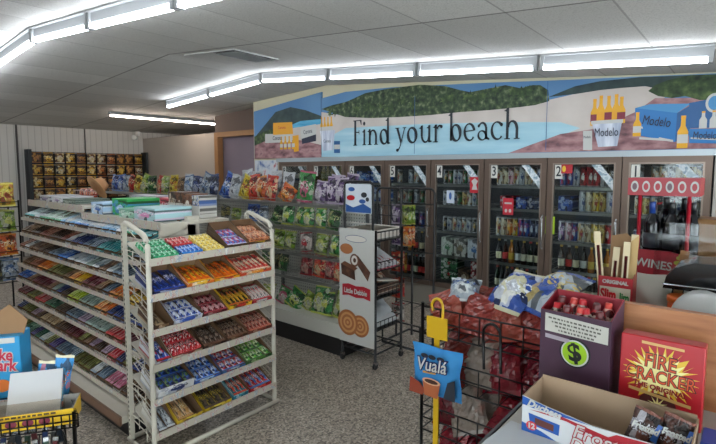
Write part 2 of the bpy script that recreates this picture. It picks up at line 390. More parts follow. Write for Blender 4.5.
# ------------------------------------------------------------------ mural
MUR = {'hillL':[(-7.181,2.431),(-6.836,2.593),(-6.48,2.848),(-6.098,2.902),(-5.74,2.824),(-5.38,2.702),(-5.381,2.608),(-5.861,2.622),(-6.229,2.577),(-6.621,2.477),(-7.183,2.358)],'bushL':[(-7.18,2.449),(-6.838,2.523),(-6.486,2.574),(-6.18,2.524),(-6.108,2.386),(-6.492,2.333),(-7.185,2.286)],'seaL':[(-6.204,2.575),(-5.86,2.654),(-5.38,2.655),(-5.381,2.545),(-5.982,2.546)],'sandL':[(-6.23,2.543),(-5.381,2.577),(-5.385,2.166),(-5.866,2.244),(-6.233,2.358)],'rockL':[(-7.185,2.286),(-6.759,2.36),(-5.865,2.343),(-5.296,2.227),(-4.776,2.12),(-4.541,2.041),(-7.192,2.049)],'sand':[(-5.379,2.765),(-4.875,2.667),(-3.861,2.596),(-2.668,2.585),(-1.849,2.633),(-1.315,2.709),(-0.859,2.68),(-0.726,2.56),(-0.935,2.431),(-1.299,2.291),(-1.705,2.247),(-1.922,2.156),(-2.404,2.351),(-3.533,2.44),(-4.875,2.471),(-5.383,2.309)],'water':[(-5.383,2.309),(-4.875,2.486),(-3.534,2.466),(-2.406,2.423),(-1.71,2.379),(-1.498,2.302),(-1.867,2.165),(-2.271,1.991),(-4.877,2.016),(-5.386,2.055)],'hillM':[(-5.379,2.812),(-5.142,2.854),(-4.874,2.877),(-4.735,2.909),(-4.485,2.972),(-4.122,2.992),(-3.865,2.992),(-3.54,2.99),(-3.161,2.929),(-2.945,2.856),(-2.807,2.818),(-2.544,2.839),(-2.355,2.854),(-2.173,2.799),(-2.034,2.819),(-1.943,2.809),(-1.852,2.743),(-1.837,2.62),(-1.993,2.589),(-2.167,2.581),(-2.537,2.575),(-2.94,2.581),(-3.379,2.575),(-3.861,2.582),(-4.391,2.604),(-4.875,2.652),(-5.185,2.75)],'hillR':[(-1.85,2.666),(-1.566,2.756),(-1.318,2.781),(-0.95,2.778),(-0.292,2.771),(-0.277,2.49),(-0.772,2.641),(-0.902,2.684),(-1.126,2.689),(-1.314,2.688),(-1.563,2.671)],'tree':[(-0.874,2.633),(-0.816,2.685),(-0.709,2.721),(-0.533,2.747),(-0.291,2.762),(-0.276,2.463),(-0.444,2.505),(-0.563,2.554),(-0.668,2.545),(-0.786,2.575)],'rockR':[(-2.296,2.003),(-2.036,2.137),(-1.705,2.247),(-1.299,2.291),(-0.979,2.434),(-0.81,2.558),(-0.603,2.539),(-0.276,2.463),(-0.251,1.978),(-2.295,1.991)],'bucket':[(-1.38,2.348),(-1.093,2.351),(-1.129,2.097),(-1.311,2.092)],'bucketrim':[(-1.39,2.37),(-1.085,2.371),(-1.084,2.335),(-1.389,2.333)],'canR':[(-1.467,2.268),(-1.376,2.269),(-1.369,2.062),(-1.459,2.064)],'boxF':[(-0.981,2.474),(-0.62,2.398),(-0.624,2.12),(-0.969,2.203)],'boxS':[(-0.62,2.398),(-0.512,2.465),(-0.506,2.182),(-0.624,2.12)],'boxT':[(-0.981,2.474),(-0.851,2.503),(-0.512,2.479),(-0.62,2.398)],'box2':[(-0.528,2.485),(-0.28,2.536),(-0.264,2.226),(-0.517,2.248)],'box3':[(-0.517,2.248),(-0.264,2.226),(-0.254,2.033),(-0.51,2.106)],'boxY':[(-6.537,2.663),(-6.054,2.65),(-6.033,2.45),(-6.542,2.456)],'boxW':[(-6.756,2.483),(-6.082,2.452),(-6.059,2.317),(-6.76,2.325)],'boxW2':[(-5.862,2.556),(-5.492,2.583),(-5.495,2.313),(-5.818,2.276)],'bucketL':[(-5.404,2.468),(-5.081,2.467),(-5.125,2.159),(-5.341,2.149)],'canL':[(-5.103,2.298),(-4.978,2.293),(-4.979,2.109),(-5.104,2.112)]}
SKY = noise_mat('print_sky', [(.3, '#3f6d9c'), (.7, '#6890b4')], scale=.7, detail=2)
HILL = noise_mat('print_hill', [(.3, '#17241d'), (.47, '#2f412c'), (.58, '#4a5a3c'), (.7, '#7a8262')], scale=16, detail=9)
HILLF = noise_mat('print_far_hill', [(.3, '#243338'), (.7, '#3a4c48')], scale=7, detail=6)
SEA = noise_mat('print_sea', [(.3, '#2d86b4'), (.7, '#69b3cc')], scale=3, stretch=(1, 1, 6))
SAND = noise_mat('print_sand', [(.3, '#b5aba4'), (.7, '#cac2bb')], scale=2)
WATER = noise_mat('print_water', [(.25, '#86b4c8'), (.6, '#a3c8d4'), (.8, '#bcd4da')], scale=1.6, stretch=(.6, 1, 5))
ROCK = noise_mat('print_rock', [(.3, '#4a3438'), (.46, '#8a6266'), (.6, '#a98383'), (.75, '#6a4a50')], scale=5, detail=8, stretch=(1, 1, 2))
TREE = noise_mat('print_tree', [(.3, '#16241a'), (.5, '#35492a'), (.7, '#5d7040')], scale=12, detail=8)
BLUEB = plain('#1f6fae', .5); BLUES = plain('#1a5488', .5); BLUET = plain('#3f86b8', .5); SILV = noise_mat('print_bucket', [(.35, '#9fa9bd'), (.65, '#d6dbe4')], scale=4, stretch=(3, 1, .6))
YEL = plain('#d99a1a', .5); WPR = plain('#b9bab6', .5); AMB = plain('#d8a018', .5); MAR = plain('#7b2436', .5); NAVY = plain('#141d34', .5)
mt = thing('beach_mural', 'long beach picture sign reading Find your beach above the cooler doors', 'sign', (0, YW-.03, 0))
pm = [PAPER, SKY, HILL, HILLF, SEA, SAND, WATER, ROCK, TREE, SILV, WPR, BLUEB, BLUES, BLUET, YEL, AMB, MAR, NAVY]
ob('backing_panel', MB().prism([(-7.07,2.05),(-5.377,2.05),(-5.377,3.08),(-7.07,2.9)], 0, .028), SKY, mt)
ob('backing_panel', MB().prism([(-5.373,2.05),(.6,2.045),(.6,2.655),(-.34,2.74),(-1.79,2.845),(-2.68,2.915),(-4.0,3.005),(-4.873,3.03),(-5.373,2.98)], 0, .028), SKY, mt)
pic = MB(); lay = [0]
def flat(poly, mi):
    lay[0] += 1; y = -.0005-.00008*lay[0]
    pic.add([(x, y, z) for x, z in poly], [tuple(range(len(poly)))], mi)
for k, mi in (('hillL',3),('seaL',4),('sandL',5),('bushL',8),('rockL',7),('sand',5),('water',6),('hillM',2),('hillR',3),('rockR',7),('tree',8)):
    p = [(max(-7.065, x), max(2.05, z)) for x, z in MUR[k]]
    if k in ('hillR', 'tree', 'rockR'): p = [((.595 if x > -.3 else x), (min(z, 2.66) if x > -.3 else z)) for x, z in p]
    flat(p, mi)
rr = random.Random(3)
for i in range(34):                       # palms and boulders of the printed picture
    x = rr.uniform(-5.2, -2.0); z = 2.71-.02*(x+3.6)*.5+rr.uniform(-.02, .06); h = rr.uniform(.02, .1)
    flat([(x+(.05+.05*rr.random())*cos(a)*(1 if q % 2 else .45), z+h*.6+(.05+.03*rr.random())*sin(a)*(1 if q % 2 else .4)) for q, a in enumerate([2*pi*j/12 for j in range(12)])], 8)
def bottle_print(x, z0, z1, w, label=16, body=15):
    h = z1-z0
    flat([(x-w,z0),(x+w,z0),(x+w,z0+h*.5),(x+w*.45,z0+h*.68),(x+w*.4,z1),(x-w*.4,z1),(x-w*.45,z0+h*.68),(x-w,z0+h*.5)], body)
    flat([(x-w,z0+h*.15),(x+w,z0+h*.15),(x+w,z0+h*.42),(x-w,z0+h*.42)], label)
    flat([(x-w*.45,z0+h*.9),(x+w*.45,z0+h*.9),(x+w*.45,z1),(x-w*.45,z1)], 14)
for i, (x, z0, z1) in enumerate([(-1.36,2.32,2.60),(-1.30,2.33,2.63),(-1.225,2.33,2.62),(-1.155,2.33,2.63),(-1.105,2.33,2.60)]):
    bottle_print(x, z0, z1, .038, 16 if i % 2 == 0 else 14, 15)
flat(MUR['bucket'], 9); flat(MUR['bucketrim'], 10); flat(MUR['canR'], 10); flat(MUR['boxF'], 11); flat(MUR['boxS'], 12); flat(MUR['boxT'], 13)
for x, z, w in ((-.93, 2.3, .025), (-.8, 2.17, .13), (-.7, 2.16, .06)): flat([(x-w,z-.012),(x+w,z-.04),(x+w,z-.02),(x-w,z+.012)], 10)
flat([(-.528,2.485),(.3,2.6),(.3,2.22),(-.517,2.248)], 12); flat([(-.517,2.24),(.3,2.21),(.3,2.06),(-.51,2.106)], 11)
flat([(-.5,2.16),(-.2,2.13),(-.2,2.115),(-.5,2.145)], 10)
bottle_print(-.955, 2.19, 2.43, .036, 10); bottle_print(-.565, 2.06, 2.37, .044, 10)
flat(ell(-.33, 2.47, .07, .09), 10); flat(ell(-.33, 2.47, .05, .065), 13)
bottle_print(-.41, 2.24, 2.4, .03, 10, 10); bottle_print(-.33, 2.24, 2.4, .03, 10, 10)
for k, mi in (('boxW',10),('boxY',14),('boxW2',10)): flat(MUR[k], mi)
flat([(-5.83,2.36),(-5.495,2.42),(-5.495,2.313),(-5.818,2.276)], 17)
flat([(-6.02,2.42),(-5.9,2.43),(-5.9,2.16),(-6.02,2.15)], 14)
for i in range(4): bottle_print(-6.33+i*.1, 2.2, 2.42, .035, 10, 15)
for i in range(4): bottle_print(-5.37+i*.07, 2.42, 2.68, .03, 10, 15)
flat(MUR['bucketL'], 9); flat(MUR['canL'], 12); flat([(-5.1,2.17),(-4.98,2.17),(-4.98,2.24),(-5.1,2.24)], 10)
flat([(-5.378,2.08),(-5.372,2.08),(-5.372,3.0),(-5.378,3.0)], 17)
for x in (-3.62, -1.856): flat([(x-.003,2.07),(x+.003,2.07),(x+.003,2.845),(x-.003,2.845)], 12)
ob('printed_picture', pic, pm, mt)
INK = plain('#16202a', .5)
text('Modelo', .125, NAVY, mt, (-1.235, -.022, 2.24), sx=.6)
text('Modelo', .13, NAVY, mt, (-.785, -.022, 2.325), (pi/2, .19, 0), sx=.62)
text('Modelo', .1, NAVY, mt, (-.39, -.022, 2.17), (pi/2, .05, 0), sx=.6)
text('Modelo', .04, NAVY, mt, (-1.42, -.022, 2.2), sx=.6)
text('Corona', .1, NAVY, mt, (-6.42, -.022, 2.395), sx=.75)
text('Corona', .1, NAVY, mt, (-5.67, -.022, 2.47), (pi/2, -.1, 0), sx=.65)
text('Corona', .07, RED, mt, (-6.3, -.022, 2.57), sx=.9)
text('Corona', .07, INK, mt, (-5.24, -.022, 2.3), sx=.7)

# old-style serif lettering, built stroke by stroke (x-height 1)
def ring(cx, cz, rx, rz, a0=0, a1=360, tk=.25, tn=.095, n=26, tilt=20):
    o = []; i_ = []
    for k in range(n+1):
        a = radians(a0+(a1-a0)*k/n); t = tn+(tk-tn)*abs(cos(a-radians(tilt)))**1.4
        o.append((cx+rx*cos(a), cz+rz*sin(a))); i_.append((cx+(rx-t)*cos(a), cz+(rz-t)*sin(a)))
    return ('s', o, i_)
def rect(x0, z0, x1, z1): return ('p', [(x0,z0),(x1,z0),(x1,z1),(x0,z1)])
def stem(x, z0, z1, w=.19, top=True, bot=True):
    g = [rect(x-w/2, z0, x+w/2, z1)]
    if bot: g.append(rect(x-w/2-.11, z0, x+w/2+.11, z0+.05))
    if top: g.append(('p', [(x-w/2-.17, z1-.13), (x-w/2, z1-.17), (x-w/2, z1+.02), (x+w/2, z1+.05), (x+w/2, z1-.02)]))
    return g
G = {
 'F': (stem(.3, 0, 1.68, .22, False)+[rect(.08,1.62,1.0,1.68), rect(.3,.84,.74,.91), ('p',[(.93,1.36),(1.0,1.36),(1.0,1.68),(.82,1.63)]), rect(.69,.73,.75,1.02)], 1.0),
 'i': (stem(.3, 0, 1)+[('p', ell(.29, 1.42, .13, .13, 14))], .58),
 'n': (stem(.3, 0, 1)+[ring(.66, .55, .4, .45, 0, 165, .2)]+stem(.97, 0, .6, .19, False), 1.24),
 'd': ([ring(.55, .49, .46, .51)]+stem(.95, .03, 1.64, .19, True, False)+[('p',[(.95,0),(1.18,.05),(1.18,.1),(.95,.14)])], 1.22),
 'y': ([('p',[(.12,1),(.34,1),(.66,.16),(.56,-.02)]), ('p',[(.92,1),(1.0,1),(.55,-.2),(.4,-.42),(.3,-.36),(.46,-.2)]), ('p',ell(.26,-.4,.13,.1,14)), rect(.03,.95,.44,1), rect(.76,.95,1.1,1)], 1.1),
 'o': ([ring(.56, .49, .5, .51)], 1.14),
 'u': (stem(.3, .4, 1, .19, True, False)+[ring(.62, .45, .4, .47, 175, 345, .17)]+stem(.97, .02, 1, .19, True, False)+[('p',[(.97,0),(1.2,.05),(1.2,.1),(.97,.14)])], 1.24),
 'r': (stem(.3, 0, 1)+[ring(.66, .68, .32, .33, 60, 160, .16), ('p',ell(.78,.9,.11,.1,14))], .9),
 'b': (stem(.28, .05, 1.64, .19, True, False)+[ring(.68, .49, .46, .51)], 1.22),
 'e': ([ring(.54, .49, .47, .51, 12, 322, .19, .075, 30), ('p',[(.12,.5),(.98,.56),(.99,.62),(.12,.56)])], 1.04),
 'a': ([ring(.5, .68, .34, .33, 0, 150, .16), ring(.48, .27, .36, .29, 0, 360, .15, .065), ('p',ell(.22,.8,.09,.09,12))]+stem(.78, .05, .7, .17, False, False)+[('p',[(.7,.1),(.98,.0),(1.06,.06),(.86,.2)])], 1.04),
 'c': ([ring(.56, .49, .49, .51, 42, 318, .19, .075, 30), ('p',ell(.86,.8,.1,.1,12))], .98),
 'h': (stem(.3, 0, 1.64)+[ring(.66, .55, .4, .45, 0, 165, .2)]+stem(.97, 0, .6, .19, False), 1.24),
}
lb = MB(); x = 0.; units = []
for ch in 'Find your beach':
    if ch == ' ': x += .42; continue
    g, adv = G[ch]
    for s in g:
        if s[0] == 'p': lb.add([(x+a, 0, b) for a, b in s[1]], [tuple(range(len(s[1])))])
        else:
            n = len(s[1]); lb.add([(x+a, 0, b) for a, b in s[1]+s[2]], [(k, k+1, n+k+1, n+k) for k in range(n-1)])
    x += adv
sx = 2.57/x
ob('lettering', MB().add([(a*sx-4.715, 0, b*.222+2.213) for a, _, b in lb.v], lb.f), INK, mt, (0, -.021, 0))

# ------------------------------------------------------------------ walk-in cooler
CF = plain('#6a5a50', .35, .5); CF2 = plain('#8b7d72', .3, .6)
CIN = plain('#3a3d40', .6)
GL = glass_mat('cooler_glass', (.86, .9, .9, 1), .08)
LED = emit_mat('cooler_led', '#e9f4ff', 4.)
ct = thing('walk_in_cooler', 'long glass door beverage cooler under the beach mural', 'cooler', (0, YW, 0))
XR, PD, ND = -.3103, .76, 8
XL = XR-PD*ND
ob('casing', MB().box(XL-.06, XR+.33, .92, .96, 0, 2.01).box(XL-.06, XL-.02, .06, .92, 0, 2.01).box(XR+.29, XR+.33, .06, .92, 0, 2.01).box(XL-.02, XR+.29, .06, .92, 1.99, 2.01).box(XL-.02, XR+.29, .06, .92, .2, .24), CIN, ct)
ob('kick_plate', MB().box(XL-.06, XR+.33, -.02, .06, 0, .27), plain('#8a857c', .5, .2), ct)
ob('top_trim', MB().box(XL-.06, XR+.33, -.06, .05, 1.985, 2.045), plain('#a3adb2', .35, .4), ct)
ob('end_panel', MB().box(XR+.01, XR+.33, -.04, .06, .27, 1.985), plain('#a8a49c', .5), ct)
SHZ = [.36, .70, 1.03, 1.38, 1.66]
for i in range(ND):
    x1 = XR-PD*i; x0 = x1-PD; n = i+1
    d = ob('door', MB().box(x0+.005,x0+.062,-.05,.0,.28,1.985).box(x1-.062,x1-.005,-.05,.0,.28,1.985).box(x0+.062,x1-.062,-.05,0,.28,.345).box(x0+.062,x1-.062,-.05,0,1.925,1.985), CF, ct)
    ob('inner_frame', MB().box(x0+.062,x0+.078,-.045,-.01,.345,1.925).box(x1-.078,x1-.062,-.045,-.01,.345,1.925).box(x0+.078,x1-.078,-.045,-.01,1.91,1.925), CF2, d)
    ob('glass', MB().box(x0+.078,x1-.078,-.03,-.024,.345,1.91), GL, d)
    ob('handle', MB().tube([(x1-.035,-.05,.95),(x1-.035,-.085,.98),(x1-.035,-.085,1.3),(x1-.035,-.05,1.33)], .011, 8), CHROME, d)
    st = ob('number_sticker', MB().box(x0+.082,x0+.162,-.033,-.031,1.75,1.905), plain('#c9c9c2', .5), d)
    text(str(n), .16, INK, d, (x0+.122, -.035, 1.828), sx=.75, bold=.002, name='door_number')
    ob('corner_banner', MB().add([(x1-.3,-.034,1.905),(x1-.21,-.034,1.905),(x1-.082,-.034,1.75),(x1-.082,-.034,1.63)], [(0,1,2,3)]), noise_mat('banner', [(.4, '#9fb0b8'), (.5, '#d5dadc'), (.62, '#7d93a0')], scale=22, detail=2), d)
    ob('mullion', MB().box(x0-.03, x0+.03, .0, .06, .27, 1.985), CF, ct)
    ob('led_strip', MB().box(x0-.012, x0+.012, .062, .075, .4, 1.9), LED, ct)
    for z in SHZ:
        mb = MB().box(x0+.03, x1-.03, .08, .09, z-.035, z-.002)
        for k in range(8): mb.box(x0+.05+k*.092, x0+.056+k*.092, .09, .85, z-.01, z-.004)
        mb.box(x0+.03, x1-.03, .4, .408, z-.016, z-.01).box(x0+.03, x1-.03, .845, .853, z-.016, z-.01)
        ob('shelf', mb, WIREC, ct)
# can and bottle masters
def can_me(r, h): return MB().lathe([(r*.82,0),(r,.012),(r,h-.018),(r*.8,h-.002),(r*.76,h-.004)], 14, mis=[1,0,1,1,1]).mesh('beverage_can')
CANS = {'small': can_me(.033, .122), 'tall': can_me(.034, .158), 'large': can_me(.037, .19)}
BOT = MB().lathe([(.028,0),(.031,.01),(.031,.12),(.026,.145),(.014,.175),(.0125,.215)], 14).mesh('beer_bottle')
BOTL = MB().lathe([(.0316,.035),(.0318,.04),(.0318,.098),(.0316,.1)], 14).mesh('label')
BOTC = MB().lathe([(.0145,.208),(.0155,.209),(.0145,.224),(.01,.226)], 12).mesh('cap')
ALU = plain('#b9bcc0', .3, .9)
CC = {'white': ('#c9c8c2','#8d2f38','#d0a040'), 'beige': ('#c2b393','#7d5a38','#e8e0c8'), 'pink': ('#c79aa0','#8b4060','#eee'.replace('#eee','#eeeeee')), 'orange': ('#c96a1e','#e8b040','#f0e0c0'), 'yellow': ('#d8b423','#a03a18','#fff0c0'),
      'blue': ('#1d3f92','#d0d8e8','#c02030'), 'red': ('#b01824','#e6e0d8','#600810'), 'silver': ('#a9adb3','#27406f','#d8dbe0'), 'gold': ('#b79446','#6e2018','#efe0a0'), 'black': ('#1a1a1d','#b99a50','#d8d8d8'), 'green': ('#1f6b35','#d8d8c8','#a02028'), 'purple': ('#4a2b6b','#c8a0d0','#f0f0f0'), 'navy': ('#141f48','#c0c8d8','#9090b0')}
GB = {'brown': plain('#2a140a', .12), 'dark green': plain('#0c1f10', .12), 'black': plain('#0b0a0c', .12), 'amber': plain('#a8641a', .15), 'clear': plain('#b9a868', .15)}
def row_of(kind, cols, z, i, row, size='small', gap=None):
    """one row of drinks on one shelf behind door i+1, listed from the numbered side of the door"""
    x1 = XR-PD*i; x0 = x1-PD; n = i+1
    lo, hi = x0+.1, x1-.1; m = len(cols)
    for k, c in enumerate(cols):
        if not c: continue
        x = lo+(hi-lo)*(k+.5)/m; y = YW+.125+R.uniform(-.008, .008)
        if kind == 'can':
            q = CC[c]; o = ob('beverage_can', CANS[size], [wrap(*q, rough=.3), ALU], None, (x, y, z), (0, 0, R.uniform(-.5, .5)), (1.02, 1.02, 1.28))
            tag(o, f'{c} {"tall " if size != "small" else ""}drink can {ORD[k]} along the {row} shelf behind cooler door {NUM[n]}', 'can', f'cans on the {row} shelf behind door {NUM[n]}')
        else:
            gl, lab, cap = c
            o = ob('beer_bottle', BOT, GB[gl], None, (x, y, z), (0, 0, 0), (1.12, 1.12, 1.28)); tag(o, f'{gl} beer bottle {ORD[k]} along the {row} shelf behind cooler door {NUM[n]}', 'bottle', f'bottles on the {row} shelf behind door {NUM[n]}')
            ob('label', BOTL, plain(lab, .5), o); ob('cap', BOTC, plain(cap, .35), o)
def cartons(specs, z, i, row):
    """specs: (x from the numbered side, width, height, colour name, colours, label text)"""
    x1 = XR-PD*i; x0 = x1-PD; n = i+1
    for dx, w, h, cn, q, s, desc, dz in specs:
        o = thing('beer_carton', f'{cn} beverage carton {desc} on the {row} shelf behind door {NUM[n]}', 'carton', (x0+.09+dx+w/2, YW+.1, z+dz), 0, f'cartons behind door {NUM[n]}')
        ob('box', MB().bbox(-w/2, w/2, 0, .22, 0, h, .004), wrap(*q, rough=.45, band=False), o)
        if s == '*': ob('star', MB().add([(.035*(1 if j % 2 else .42)*sin(pi*j/5), -.0015, h*.55-.035*(1 if j % 2 else .42)*cos(pi*j/5)) for j in range(10)], [tuple(range(10))]), plain('#b3202a', .5), o)
        elif s: text(s, .045, WPR, o, (0, -.002, h*.5), sx=min(1, w*5.5/len(s)))
w1 = lambda s: [x if x != '-' else None for x in s.split()]
# door 1..8, rows from the bottom shelf up
B = lambda g, l, c: (g, l, c)
bw = [B('brown','#cfcab0','#c9a33a'), B('dark green','#c9c4a8','#b8322a'), B('black','#d8cfa8','#c9a33a'), B('brown','#c7302c','#b0b0b0'), B('amber','#d6b13c','#d6b13c'), B('black','#c8c8c4','#202020')]
for i in range(5):
    row_of('bottle', [bw[(i*2+k) % 6 if k % 3 else (i+3) % 4] for k in range(9)], SHZ[0], i, 'lowest') if i not in (3,) else None
row_of('bottle', [bw[(k+2) % 6] for k in range(7)], SHZ[1], 2, 'fourth')
row_of('bottle', [bw[k] for k in (0, 3, 2, 5, 4, 0, 4)], SHZ[1], 1, 'fourth')
row_of('bottle', [bw[k % 4] for k in range(8)], SHZ[1], 0, 'fourth')
row_of('bottle', [bw[(k*5) % 6] for k in range(6)], SHZ[1], 4, 'fourth')
row_of('can', w1('white beige pink white silver beige white silver'), SHZ[4], 2, 'top', 'large')
row_of('can', w1('white beige orange yellow blue blue navy navy'), SHZ[2], 2, 'third', 'large')
cartons([(.06,.17,.15,'red and white',('#a51e28','#d0d0cc','#d8d8d4'),'', 'in the middle',0), (.26,.13,.14,'blue',('#173a96','#2f5fb8','#c8d4e8'),'', 'beside the red one',0), (.4,.13,.14,'navy',('#101d44','#1e2f60','#c8c8d0'),'','at the handle side',0)], SHZ[3], 2, 'second')
row_of('can', w1('blue blue silver red red red silver black'), SHZ[4], 1, 'top', 'large')
cartons([(.0,.16,.17,'blue',('#1a3a80','#2b58a8','#a8bcd8'),'','at the numbered side',0)], SHZ[3], 1, 'second')
row_of('can', w1('- - - silver beige yellow gold silver'), SHZ[3], 1, 'second', 'large')
row_of('can', w1('purple pink blue white beige yellow gold red'), SHZ[2], 1, 'third', 'large')
row_of('can', w1('silver - white white silver beige gold gold'), SHZ[4], 0, 'top', 'large')
row_of('can', w1('beige gold white - silver silver red white'), SHZ[3], 0, 'second', 'tall')
row_of('can', w1('navy black silver red beige red white silver'), SHZ[2], 0, 'third', 'tall')
row_of('can', w1('black green silver silver green black green silver'), SHZ[4], 3, 'top', 'tall')
row_of('can', w1('silver green silver green gold white silver green'), SHZ[3], 3, 'second', 'tall')
row_of('can', w1('black silver white silver white silver black silver'), SHZ[2]+.0, 3, 'third', 'tall')
gb = ('#14552a','#1d6b36','#d8dcd0')
cartons([(.0,.17,.24,'pale green',('#b9c4b4','#3f7d52','#e4e6e0'),'','at the numbered side',0), (.19,.18,.24,'white and brown',('#c9c7bd','#8a7a58','#5a4a38'),'','in the middle',0), (.39,.17,.24,'white and blue',('#c5cbd2','#3f6ea8','#e0e4ea'),'','at the handle side',0)], SHZ[1], 3, 'fourth')
cartons([(.0,.24,.15,'dark green starred',gb,'*','standing lower',0), (.0,.24,.15,'dark green starred',gb,'*','stacked upper',.152), (.26,.16,.17,'brown and white',('#7a6248','#cfc4b0','#3a2a1c'),'','in the middle',0), (.44,.13,.17,'red',('#8f1620','#c8c0b8','#d8d0c8'),'','standing lower at handle side',0), (.44,.13,.13,'red',('#8f1620','#c8c0b8','#d8d0c8'),'','stacked upper at handle side',.172)], SHZ[0], 3, 'lowest')
row_of('can', w1('white - silver white - silver'), SHZ[4], 4, 'top', 'tall')
row_of('can', w1('green white green silver green white'), SHZ[3], 4, 'second', 'tall')
row_of('can', w1('blue silver blue navy blue blue'), SHZ[2], 4, 'third', 'large')
cartons([(.02,.26,.17,'blue',('#1d4a9a','#4f86c8','#d0dcec'),'','at the numbered side',0), (.3,.26,.17,'bright blue',('#2a5fb0','#8ab0e0','#e0e8f4'),'','at the handle side',0)], SHZ[4], 5, 'top')
cartons([(.02,.26,.2,'pale blue',('#7f9cc8','#c8d4e4','#2a4a90'),'','at the numbered side',0), (.3,.26,.2,'blue and white',('#2a5fb0','#d0d8e0','#e0e8f4'),'','at the handle side',0)], SHZ[3], 5, 'second')
row_of('bottle', [B('dark green','#c9c4a8','#c8c8c8') for _ in range(6)], SHZ[4], 7, 'top')
row_of('bottle', [B('clear','#c9c4a8','#c8c8c8') for _ in range(6)], SHZ[4], 6, 'top')
# signs stuck on the glass
def sticker(x, z, w, h, mats, label, name='price_sign', txt=None):
    t = thing(name, label, 'sign', (x, YW-.034, z)); ob('card', MB().box(-w/2, w/2, -.002, 0, -h/2, h/2), mats, t)
    return t
t = sticker(-2.72, 1.66, .13, .2, plain('#b3202c', .5), 'red and white card stuck high on cooler door four')
ob('printed_mark', MB().add([(-.04,-.004,-.06),(.04,-.004,-.06),(.02,-.004,.0),(.045,-.004,.05),(0,-.004,.085),(-.045,-.004,.05),(-.02,-.004,0)], [tuple(range(7))]), WPR, t)
t = sticker(-3.06, 1.5, .11, .17, plain('#b9c4d2', .5), 'small pale blue card stuck on cooler door four'); ob('printed_mark', MB().prism(ell(0, .01, .02, .05, 12), -.004, -.002), plain('#2f5a9a'), t)
t = sticker(-2.28, 1.41, .13, .2, plain('#b01f30', .5), 'red price card stuck in the middle of cooler door three')
ob('printed_mark', MB().prism(ell(-.025, -.05, .016, .022, 12), -.004, -.002).prism(ell(.025, -.05, .016, .022, 12), -.004, -.002).prism([(-.045,.03),(.045,.03),(.045,.05),(-.045,.05)], -.004, -.002), WPR, t)
t = sticker(-1.79, 1.22, .12, .2, plain('#9dbb22', .5), 'lime green and yellow card on the frame between doors two and three')
ob('printed_mark', MB().prism(ell(0, .0, .04, .06, 12), -.004, -.002), plain('#d8d020'), t)
t = sticker(-1.62, 1.86, .12, .1, plain('#a51e28', .5), 'red corner card beside the number on cooler door two'); ob('printed_mark', MB().prism(ell(-.03, 0, .02, .035, 12), -.004, -.002), plain('#d8b030'), t)
t = thing('neon_sign', 'red and white script beer sign hanging inside cooler door one', 'sign', (-.63, YW+.11, 1.50))
text('Coors', .15, plain('#b3202c', .4), t, (0, 0, .045), shear=.25, bold=.003)
text('Light', .09, plain('#c8ccd0', .4), t, (.08, 0, -.04), shear=.25, bold=.002)
t = thing('wall_poster', 'small blue and white poster left of the cooler, under the mural', 'poster', (-6.77, YW-.012, 1.88))
ob('sheet', MB().box(-.32, .3, 0, .01, -.42, .14), noise_mat('poster_print', [(.35, '#3d5a94'), (.48, '#b9c2cc'), (.6, '#c9cacc'), (.7, '#a86068')], scale=7, detail=4), t)
# camera
cam = bpy.data.cameras.new('camera'); co = bpy.data.objects.new('camera', cam); COL.objects.link(co); SC.camera = co
F, YAW, PITCH, CYP = 481.14, .6896, .0847, 210.69
cam.sensor_width = 36; cam.lens = F/716*36; cam.shift_y = -(222-CYP)/716; cam.clip_start = .05
co.location = (0, 0, 1.85); co.rotation_euler = (pi/2-PITCH, 0, YAW)
# ------------------------------------------------------------------ stocking helpers
BAR = bar_mesh(.04, .15, .02, 1)
PACK = MB().bbox(-.02, .02, 0, .075, 0, .014, .003).mesh('gum_pack')
BAGS = [bag_mesh(.2, .28, .09, s) for s in range(4)]
CRK = [crinkle_mesh(.2, .28, .09, s) for s in range(4)]
STRIP = noise_mat('price_strip', [(.0, '#b5ae9f'), (.54, '#b5ae9f'), (.57, '#a8727a'), (.6, '#c9c4b8'), (.66, '#8593a4'), (.7, '#cdc9be')], scale=30, detail=2, rough=.4, stretch=(1, 1, .5))
TRAYS = {}
def local(org, rz, u, v, w):
    return (org[0]+u*cos(rz)-v*sin(rz), org[1]+u*sin(rz)+v*cos(rz), org[2]+w)
def on_shelf(org, rz, t, u, v, w=0): return local(org, rz, u, v*cos(t)-w*sin(t), v*sin(t)+w*cos(t))
def tray_me(w, d, hf, hb):
    k = (round(w, 3), d, hf, hb)
    if k not in TRAYS: TRAYS[k] = tray_mb(w, d, hf, hb).mesh('carton')
    return TRAYS[k]
def stock(org, rz, t, u, w, tray, bar, nb, tl, bl, grp, kind='candy_bar', cat='candy', d=.24, hf=.03, hb=.1, rows=1, lift=None, lay=1, inner=None, fill=1.):
    """one open carton and the wrapped goods in it; all goods of a carton look alike and share a label"""
    if tray:
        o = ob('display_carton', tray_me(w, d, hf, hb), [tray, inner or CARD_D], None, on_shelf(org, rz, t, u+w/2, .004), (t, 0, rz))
        tag(o, tl, 'carton', grp)
    lift = (hf*.75 if tray else 0) if lift is None else lift
    n = max(1, int(nb*fill)); bw = (w-.012)/nb; bl_ = (d-.02)/rows
    for r in range(rows):
        for k in range(n):
            for q in range(lay):
                me = PACK if kind == 'gum_pack' else BAR
                o = ob(kind, me, bar, None, on_shelf(org, rz, t, u+.006+bw*(k+.5)+R.uniform(-.002, .002), .012+r*bl_, lift+q*.017+R.uniform(0, .004)), (t+R.uniform(-.03, .05), R.uniform(-.06, .06), rz+R.uniform(-.05, .05)))
                o.scale = (bw/(.043 if me is PACK else .044), bl_*.97/(.075 if me is PACK else .15), 1.)
                tag(o, bl, cat, 'goods: '+bl)

